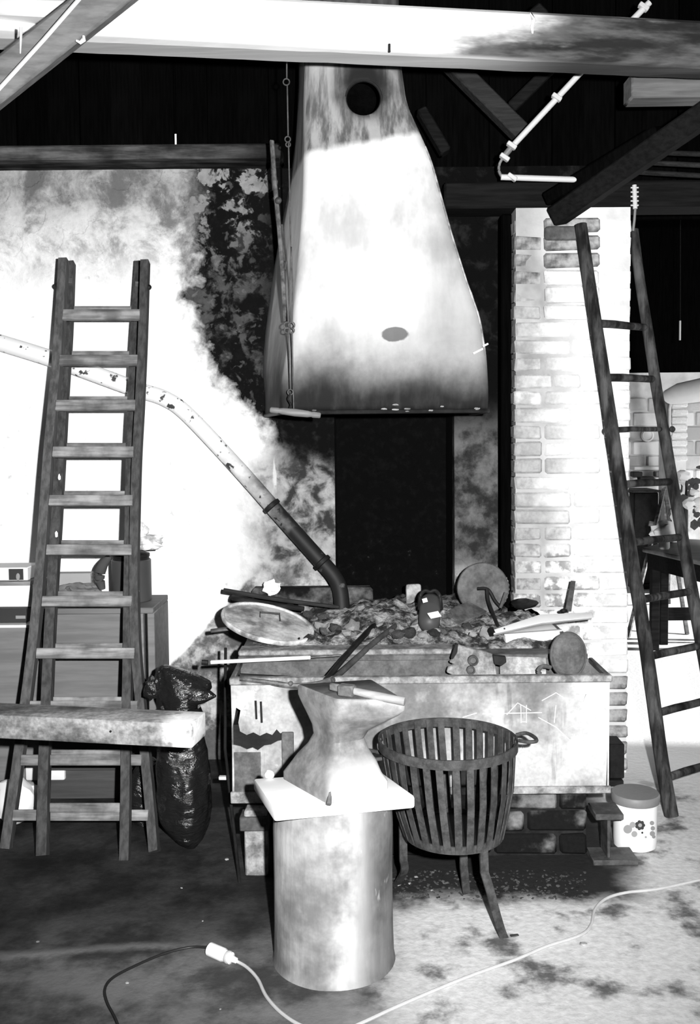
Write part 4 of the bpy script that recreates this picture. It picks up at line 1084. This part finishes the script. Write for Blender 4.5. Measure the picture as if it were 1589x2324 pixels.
for (a, b, y) in ((140, 300, 704), (132, 298, 806), (125, 297, 909), (122, 296, 1015), (118, 295, 1124), (115, 293, 1236), (114, 293, 1352), (110, 292, 1470), (108, 290, 1592), (104, 288, 1712), (101, 287, 1833)):
    pa, pb = PL(a, y, YI + .022, KI), PL(b, y, YI + .022, KI)
    part('rung', MB().bar(pa, pb, .018, .034, (0, .4, 1)), 'rung_wood', sl, .002)
for px, py in ((130, 648), (338, 652)): part('hinge_bolt', MB().blob(PL(px, py, YO, KO), .012, 2, .05), 'iron_dark', sl)
for px, py in ((157, 637), (314, 645)): part('iron_strap', MB().bar(PL(px - 7, py, YI - .03, KI), PL(px + 7, py, YI - .03, KI), .004, .022), 'steel_plate', sl)
for px, py, h in ((135, 1085, 34), (128, 1215, 26), (313, 1345, 18)): part('paint_splash', MB().blob(PL(px, py, YI - .024, KI), .008, 2, .4, 2, py, (.7, .2, 2.2)), 'white_paint', sl)

# ------------------------------------------------------------------ cabinet behind the ladder and what stands on it
CX0, CX1, CY0, CY1 = P(90, 1400, 4.12).x, P(350, 1400, 4.12).x, 4.12, 4.44
CZ = P(250, 1392, 4.12).z
cab = thing('plywood_cabinet', 'low grey plywood cabinet against the white wall behind the ladder', 'cabinet', ((CX0 + CX1) / 2, 4.3, 0))
part('top', MB().box((CX0, CY0 - .015, CZ), (CX1, CY1, CZ + .025)), 'plywood', cab, .003)
part('side', MB().box((CX1 - .03, CY0, 0), (CX1, CY1, CZ)), 'plywood', cab, .003)
part('post', MB().box((CX1 - .075, CY0 - .006, 0), (CX1 - .045, CY0 + .03, CZ)), 'plywood', cab, .003)
part('front_panel', MB().box((CX0, CY0 + .01, .32), (CX1 - .078, CY0 + .03, CZ)), 'plywood', cab, .003)
part('lower_panel', MB().box((CX0, CY0 + .02, .17), (CX1 - .078, CY0 + .035, .30)), 'dark_ply', cab, .002)
part('plinth', MB().box((CX0, CY0 - .01, .0), (CX1 - .078, CY0 + .02, .13)), 'dark_ply', cab, .003)
part('shelf', MB().box((CX0, CY0 - .03, .13), (CX1 - .078, CY1, .15)), 'dark_ply', cab, .003)
T = CZ + .025
LZ = P(50, 1414, 4.17).z
lc = thing('low_chest', 'low grey chest with white edged top at the left edge', 'chest', (-1.7, 4.3, 0))
part('body', MB().box((-2.0, 4.14, 0), (CX0 - .012, 4.5, LZ - .012)), 'plywood', lc, .003)
part('top', MB().box((-2.0, 4.125, LZ - .012), (CX0 - .006, 4.52, LZ)), 'carton_white', lc, .002)
def on_top(px, Y): return Vector((P(px, 1380, Y).x, Y, T))
dr = thing('black_drum', 'dark round drum with recessed lid on the cabinet right end', 'drum', on_top(300, 4.29))
c = on_top(300, 4.29); hd = P(300, 1268, 4.30).z - T
part('body', MB().lathe([(.082, 0), (.086, .004), (.086, hd - .004), (.082, hd)], 36, c), 'drum_black', dr)
part('neck', MB().lathe([(.078, hd), (.078, hd + .01), (.081, hd + .012), (.081, hd + .024), (.06, hd + .03), (.002, hd + .03)], 36, c), 'iron_dark', dr)
tb = c + Vector((0, 0, hd + .03))
solo('plastic_bag', MB().blob(tb + Vector((.065, -.01, .042)), .05, 3, .6, 2.2, 2, (1.5, .8, .75), flat=-.030).blob(tb + Vector((.045, .0, .085)), .035, 3, .6, 2.5, 6, (.9, .6, 1.4)), 'clear_film', 'crumpled clear plastic bag on top of the black drum', 'bag')
solo('dark_bundle', MB().blob(tb + Vector((-.005, -.035, .028)), .034, 3, .4, 2, 7, (1.4, .7, .8), flat=-.026), 'cloth_dark', 'dark cloth bundle on the drum lid beside the plastic bag', 'cloth')
gl = MB().tube(catmull([P(249, 1262, 4.2), P(232, 1285, 4.19), P(226, 1310, 4.18), P(233, 1338, 4.18)], 6), [.012 + .012 * math.sin(math.pi * i / 18) for i in range(19)], 10).tube(catmull([P(222, 1292, 4.19), P(219, 1310, 4.19), P(224, 1326, 4.18)], 5), [.010 + .004 * math.sin(math.pi * i / 10) for i in range(11)], 8)
solo('leather_glove', gl, 'cloth_dark', 'dark leather glove hanging on the left side of the drum', 'glove')
solo('cloth_heap', MB().blob(on_top(178, 4.22) + Vector((0, 0, .035)), .085, 4, .35, 3.0, 3, (1.25, .6, .62), flat=-.033), 'cloth_grey', 'grey rumpled cloth heap on the cabinet behind the ladder', 'cloth')
solo('rag_heap', MB().blob(on_top(200, 4.15) + Vector((0, 0, .012)), .05, 4, .5, 3.5, 8, (2.2, .45, .4), flat=-.0115), 'clear_film', 'flat pale crumpled paper along the cabinet front edge', 'paper')
b0 = on_top(172, 4.46)
solo('grey_carton', MB().box((b0.x - .10, 4.37, T), (b0.x + .095, 4.43, P(170, 1297, 4.43).z)), 'carton_grey', 'grey carton standing against the wall behind the cloth heap', 'box', .003)
xl0, xl1 = P(-60, 1350, 4.25).x, P(78, 1350, 4.25).x
z1, z2, z3, z4 = P(50, 1412, 4.2).z, P(50, 1381, 4.2).z, P(50, 1327, 4.2).z, P(50, 1319, 4.2).z
bb = thing('black_book_box', 'flat black box with worn pale lettering on the cabinet left end', 'box', ((xl0 + xl1) / 2, 4.25, LZ))
bbody = part('body', MB().box((xl0, 4.17, LZ + .001), (xl1 - .01, 4.4, z2 + .006)), 'print_dark', bb, .003)
part('label_band', MB().box((P(36, 1400, 4.17).x, 4.168, P(50, 1404, 4.17).z), (P(58, 1400, 4.17).x, 4.17, P(50, 1397, 4.17).z)), 'print_mid', bbody)
solo('white_box', MB().box((xl0, 4.2, z2 + .007), (xl1 + .01, 4.42, z3)), 'carton_white', 'plain white box stacked on the flat black box', 'box', .003)
solo('thin_slat', MB().box((xl0, 4.17, z3 + .001), (xl1 + .008, 4.40, z4 + .002)), 'rung_wood', 'thin wooden slat lying on the white box', 'slat', .002)
ct = thing('printed_carton', 'white carton with a dark printed side on top of the left stack', 'box', ((xl0 + xl1) / 2, 4.3, z4 + .003))
cbody = part('body', MB().box((xl0, 4.2, z4 + .003), (xl1 - .01, 4.36, P(50, 1288, 4.2).z)), 'carton_white', ct, .003)
part('print', MB().box((P(20, 1300, 4.2).x, 4.1985, z4 + .006), (P(53, 1300, 4.2).x, 4.2, P(50, 1291, 4.2).z)), 'print_dark', cbody)
part('figure_print', MB().blob(Vector((P(41, 1306, 4.2).x, 4.1983, P(41, 1309, 4.2).z)), .012, 2, .2, 2, 1, (.7, .05, 1.3)), 'print_mid', cbody)
lt = MB().box((P(55, 1780, 4.08).x, 4.095, .151), (P(145, 1780, 4.08).x, 4.16, P(100, 1771, 4.1).z))
solo('white_tube', lt, 'white_plastic', 'bright white flat tube on the low shelf of the cabinet', 'tube', .008, 2)

# ------------------------------------------------------------------ bench beam, log end, black sacks
ba, bb_ = P(452, 1660, 2.93), P(-260, 1622, 3.12); ba.z = bb_.z = .655
bn = thing('bench_beam', 'heavy worn bench beam reaching in from the left edge', 'bench', (ba + bb_) / 2)
tbeam = part('top_beam', MB().bar(ba, bb_, .13, .075), 'bench_wood', bn, .006, 2)
part('leg', MB().bar(bb_ + Vector((.08, 0, -.04)), Vector((bb_.x - .02, bb_.y, 0)), .07, .09, (0, 1, 0)), 'bench_wood', bn, .005)
part('leg', MB().bar(bb_ + Vector((.20, 0.03, -.04)), Vector((bb_.x + .14, bb_.y + .15, 0)), .07, .09, (0, 1, 0)), 'bench_wood', bn, .005)
for px, py in ((251, 1660), (387, 1667)): part('nail_hole', MB().blob(P(px, py, 2.905), .004, 1, 0), 'iron_dark', tbeam)
pb = Vector((P(38, 1850, 3.87).x, 3.87, 0))
solo('pale_bundle', MB().blob(pb + Vector((0, 0, .085)), .09, 3, .25, 2, 4, (1.0, .8, 1.1), flat=-.084), 'petal', 'pale cloth bundle on the floor at the left edge behind the ladder', 'bundle')

def sack(c, prof, seed, seg=72, tw=0.0):
    """a filled plastic bag: lumpy ring stack with sharp ridged creases"""
    mb = MB(); k = len(prof)
    for i, (z, rx, ry, dx, dy) in enumerate(prof):
        for q in range(seg):
            a_ = 2 * math.pi * q / seg; ca, sa = math.cos(a_), math.sin(a_)
            big = .16 * mnoise.noise(Vector((ca * 1.3, sa * 1.3, z * 5 + seed)))
            rid = .5 - abs(mnoise.noise(Vector((ca * 2.2 + seed, sa * 2.2, z * 13))))
            rid2 = .5 - abs(mnoise.noise(Vector((ca * 4.5, sa * 4.5 + seed, z * 26))))
            cr_ = big + .10 * rid + .05 * rid2 - .06
            mb.v.append(c + Vector((dx + rx * (1 + cr_) * ca, dy + ry * (1 + cr_) * sa, z)))
    for i in range(k - 1):
        for q in range(seg):
            r = (q + 1) % seg; mb.f.append((i * seg + q, i * seg + r, (i + 1) * seg + r, (i + 1) * seg + q))
    mb.f.append(tuple(reversed(range(seg)))); mb.f.append(tuple((k - 1) * seg + q for q in range(seg)))
    return mb
def dense(prof, n=60):
    t = [[(p[0], p[j]) for p in prof] for j in range(1, 5)]; z0, z1_ = prof[0][0], prof[-1][0]
    return [(z0 + (z1_ - z0) * i / n, *[interp(tt, z0 + (z1_ - z0) * i / n) for tt in t]) for i in range(n + 1)]
sc0 = Vector((P(425, 1930, 3.62).x, 3.62, 0))
bag = thing('black_sack', 'full shiny black plastic sack with twisted neck standing beside the ladder', 'sack', sc0)
part('body', sack(sc0, dense([(.0, .02, .03, .018, 0), (.03, .055, .06, .01, 0), (.10, .092, .085, -.002, 0), (.18, .105, .095, -.008, 0), (.28, .105, .095, -.008, 0), (.36, .092, .085, -.012, 0), (.42, .085, .08, -.02, 0), (.50, .085, .08, -.02, 0.01), (.53, .075, .07, -.02, .01)]), 2), 'black_plastic', bag)
part('neck', sack(sc0, dense([(.525, .06, .055, -.015, 0), (.56, .075, .06, -.012, 0), (.60, .10, .06, .0, 0), (.625, .105, .055, -.005, 0), (.655, .075, .045, -.03, 0), (.68, .035, .03, -.06, 0), (.69, .01, .01, -.07, 0)], 30), 9), 'black_plastic', bag)
part('ear', MB().blob(P(345, 1562, 3.55), .036, 3, .4, 2, 5, (.8, .6, 1.2)), 'black_plastic', bag)
part('corner', MB().tube([P(440, 1572, 3.6), P(465, 1578, 3.59), P(490, 1580, 3.58)], [.055, .03, .004], 12), 'black_plastic', bag)
s2 = Vector((P(335, 1850, 3.86).x, 3.86, 0))
solo('small_sack', sack(s2, dense([(.0, .07, .05, 0, 0), (.05, .09, .06, 0, 0), (.15, .085, .06, .0, 0), (.23, .055, .05, .01, 0), (.26, .02, .02, .01, 0)], 30), 17), 'black_plastic', 'smaller black sack slumped between the ladder and the tall sack', 'sack')

# small lit tool hanging beside the trough
hk = thing('iron_poker', 'thin iron poker leaning in the shadow left of the trough', 'poker', P(515, 1990, 3.5))
part('shaft', MB().tube([P(512, 1470, 3.9), P(511, 1700, 3.75), P(548, 2040, 3.27)], .006, 8), 'iron_dark', hk)
part('collar', MB().bar(P(497, 1765, 3.70), P(521, 1765, 3.70), .02, .013), 'conduit_white', hk, .002)

# ------------------------------------------------------------------ cables and bits on the floor
def fpt(px, py, z=.006): return G(px, py, z)
cb = catmull([fpt(1640, 1985), fpt(1575, 2000), fpt(1490, 2018), fpt(1420, 2026), (fpt(1375, 2040)), fpt(1350, 2065), fpt(1342, 2098), fpt(1318, 2122), fpt(1240, 2148), fpt(1170, 2178), fpt(1080, 2210), fpt(1000, 2242), fpt(900, 2285), fpt(820, 2322), fpt(760, 2345), fpt(690, 2330), fpt(640, 2300), fpt(605, 2262), fpt(585, 2222), fpt(560, 2195), fpt(534, 2180)], 8)
solo('extension_cable', MB().tube(cb, .0048, 8), 'cable_pale', 'pale extension cable snaking over the floor round the stump', 'cable')
cn = thing('cable_connector', 'white cable connector lying on the dark floor left of the stump', 'connector', fpt(505, 2165, 0))
a, b = fpt(474, 2153, .02), fpt(536, 2180, .014); d = b - a; L = d.length
part('socket', MB().lathe([(.014, 0), (.0195, .004), (.0195, L * .55), (.017, L * .6), (.017, L * .82), (.010, L * .86), (.008, L)], 20, a, d), 'white_plastic', cn)
part('grip', MB().lathe([(.0172, L * .66), (.0185, L * .68), (.0185, L * .76), (.0172, L * .78)], 20, a, d, cap=False), 'cable_pale', cn)
solo('black_cable', MB().tube(catmull([fpt(474, 2150, .012), fpt(430, 2150), fpt(370, 2165), fpt(300, 2195), fpt(255, 2220), fpt(238, 2245), fpt(243, 2275), fpt(262, 2312), fpt(280, 2360)], 8), .004, 8), 'cable_dark', 'thin black cable curving from the white connector to the left', 'cable')
br_ = random.Random(21)
for k, (px, py, r) in enumerate(((515, 1950, .007), (288, 2230, .005), (86, 2137, .005), (412, 2015, .004), (460, 2090, .003), (500, 2290, .003), (945, 1990, .006), (930, 2005, .005), (1325, 2142, .010), (905, 2008, .007), (980, 2020, .006))):
    p = fpt(px, py, r * .5); solo('floor_chip', MB().blob(p, r, 1, .4, 2, k, (1.3, 1.1, .55)), 'pale_cinder', 'tiny pale chip lying loose on the workshop floor', 'chip', group='chips on the floor')
rub = MB()
for k in range(420):
    px, py = br_.uniform(880, 1330), br_.uniform(1975, 2040)
    p = fpt(px, py, .004)
    if p.y < 3.12 or p.y > 3.48: continue
    rub.blob(p, br_.uniform(.0015, .0055), 1, .9, 3, k, (1.3, 1, .7))
solo('cinder_scatter', rub, 'cinder', 'fine dark cinders strewn at the foot of the hearth', 'cinders', kind='stuff')

# ------------------------------------------------------------------ far room, seen through the opening
tz = .68; TYF = 7.2
tq = [P(1455, 1242, 7.5), P(1552, 1222, 8.6), P(1640, 1245, 8.2), P(1640, 1285, 7.1)]
tt = [Vector((p.x, p.y, .72)) for p in (G(1458, 1243, .72), G(1540, 1222, .72), G(1660, 1228, .72), G(1640, 1284, .72))]
tab = thing('work_table', 'dark wooden table in the far room behind the right ladder', 'table', (tt[0].x + .3, tt[0].y - .5, 0))
part('table_top', MB().prism(tt, (0, 0, -.03)), 'plywood', tab, .004)
part('apron', MB().prism([tt[0] + Vector((.03, -.02, -.03)), tt[3] + Vector((0, .05, -.03)), tt[3] + Vector((0, .09, -.03)), tt[0] + Vector((.05, .03, -.03))], (0, 0, -.11)), 'dark_timber', tab)
lp = G(1505, 1462)
def leg(x, y): part('leg', MB().box((x - .028, y - .028, 0), (x + .028, y + .028, .60)), 'dark_timber', tab, .003)
leg(lp.x, lp.y); leg(tt[0].x + .08, tt[0].y - .03); leg(G(1640, 1480).x, lp.y - .2); leg(tt[2].x - .1, tt[2].y - .1)
part('stretcher', MB().bar(lp + Vector((.028, 0, .22)), Vector((G(1640, 1425).x, lp.y, .22)), .03, .09), 'dark_timber', tab)
sv = thing('iron_stove', 'black iron stove against the far wall between the ladder rails', 'stove', (P(1462, 1330, 9.6).x, 9.6, 0))
sx0, sx1 = P(1432, 1200, 9.6).x, P(1487, 1200, 9.6).x
part('body', MB().box((sx0, 9.5, .05), (sx1, 9.95, P(1460, 1118, 9.5).z)), 'iron_dark', sv, .01)
part('top_plate', MB().box((sx0 - .02, 9.48, P(1460, 1118, 9.5).z), (sx1 + .02, 9.96, P(1460, 1113, 9.5).z)), 'iron_grey', sv, .004)
part('foot', MB().box((sx0, 9.5, 0), (sx1 + .05, 9.9, .05)), 'iron_dark', sv)
shz = P(1475, 1062, 9.9).z
sh = thing('hung_shelf', 'white wall shelf in the far room above the stove', 'shelf', (P(1475, 1060, 9.85).x, 9.9, shz))
part('board', MB().box((P(1432, 1060, 9.85).x, 9.72, shz - .012), (P(1518, 1060, 9.85).x, 9.974, shz + .02)), 'white_paint', sh, .003)
for i, (a_, b_, t_, c_, mm, lab, nm, ca) in enumerate(((1434, 1455, 1070, 1082, 'print_dark', 'dark flat box under the far wall shelf at left', 'flat_box', 'box'), (1434, 1444, 1084, 1096, 'white_plastic', 'small white jar standing on the far stove', 'jar', 'jar'),
        (1450, 1482, 1081, 1096, 'print_dark', 'dark picture board standing on the far stove', 'picture_board', 'board'), (1487, 1512, 1070, 1082, 'cloth_grey', 'grey cushion under the far wall shelf at right', 'cushion', 'cushion'), (1486, 1514, 1083, 1096, 'white_plastic', 'white box standing at the right of the far stove', 'box', 'box'))):
    zb, zt = P(1470, c_, 9.9).z, P(1470, t_, 9.9).z
    solo(nm, MB().box((P(a_, t_, 9.9).x, 9.84 + .01 * i, zb), (P(b_, t_, 9.9).x, 9.97, zt)), mm, lab, ca, .008)
pl = P(1471, 988, 9.95)
solo('hung_plate', MB().lathe([(.066, 0), (.066, .006), (.05, .014), (.045, .008), (.002, .008)], 32, Vector((pl.x, 9.972, pl.z)), (0, -1, 0)), 'carton_white', 'round white plate hung on the far block wall', 'plate')
ea = thing('artist_easel', 'spindly wooden easel in the far room between the ladder rails', 'easel', G(1470, 1330))
part('leg', MB().bar(P(1508, 1110, 8.0), G(1425, 1447), .025, .03), 'rung_wood', ea)
part('leg', MB().bar(P(1510, 1115, 8.0), G(1560, 1440), .025, .03), 'rung_wood', ea)
part('leg', MB().bar(P(1509, 1108, 8.02), G(1520, 1370), .02, .02), 'rung_wood', ea)
part('cross_bar', MB().bar(P(1473, 1188, 7.85), P(1502, 1193, 7.85), .02, .04), 'rung_wood', ea)
fl = thing('flower_bouquet', 'bush of white flowers and dark leaves at the right edge of the far room', 'flowers', G(1545, 1235, .72))
fr_ = random.Random(8)
part('stem', MB().tube([G(1555, 1236, .72), P(1556, 1150, 7.55), P(1560, 1080, 7.5)], .02, 8), 'leaf', fl)
for k in range(22):
    px, py = fr_.uniform(1530, 1590), fr_.uniform(1060, 1225)
    part('blossom', MB().blob(P(px, py, 7.4 + fr_.uniform(0, .2)), fr_.uniform(.025, .05), 2, .4, 2.5, k, (1, .7, .8)), 'petal', fl)
for k in range(26):
    px, py = fr_.uniform(1528, 1590), fr_.uniform(1060, 1225); c = P(px, py, 7.5 + fr_.uniform(-.1, .15))
    part('leaf', MB().blob(c, fr_.uniform(.03, .05), 1, .1, 2, k, (fr_.uniform(.4, 1), .2, fr_.uniform(.4, 1))), 'leaf', fl)
solo('white_cloth', MB().blob(G(1512, 1231, .72) + Vector((0, 0, .062)), .09, 3, .4, 2.5, 5, (1.2, .7, 1.0), flat=-.058), 'petal', 'white cloth heaped on the far table under the flowers', 'cloth')
solo('white_cup', MB().lathe([(.03, 0), (.036, .01), (.036, .07), (.032, .07), (.03, .012), (.002, .012)], 20, G(1508, 1246, .72)), 'white_plastic', 'small white cup on the front of the far table', 'cup')
hd_ = thing('white_cowl', 'big white rounded cowl jutting in at the right edge of the far room', 'cowl', P(1560, 905, 8.6))
part('shell', MB().sweep([P(1524, 900, 8.6), P(1545, 893, 8.5), P(1620, 880, 8.3)], lambda i: [(.10 * math.cos(2 * math.pi * q / 20) * (1, 1.2, 1.3)[i], .07 * math.sin(2 * math.pi * q / 20) * (1, 1.3, 1.5)[i]) for q in range(20)]), 'white_paint', hd_)
part('bracket', MB().tube([P(1524, 905, 8.6), P(1520, 930, 8.62), P(1520, 960, 8.8), P(1522, 985, 9.15)], .012, 8), 'conduit_white', hd_)
hs_ = thing('hanging_rope', 'thin pale cord hanging in the dark of the far room', 'cord', P(1544, 776, 7))
part('cord', MB().tube([P(1545, 100, 7.0), P(1544, 768, 7.0)], .004, 6), 'dark_timber', hs_)
part('pull', MB().tube([P(1544, 728, 7.0), P(1543.5, 772, 7.0)], .007, 8), 'conduit_white', hs_)
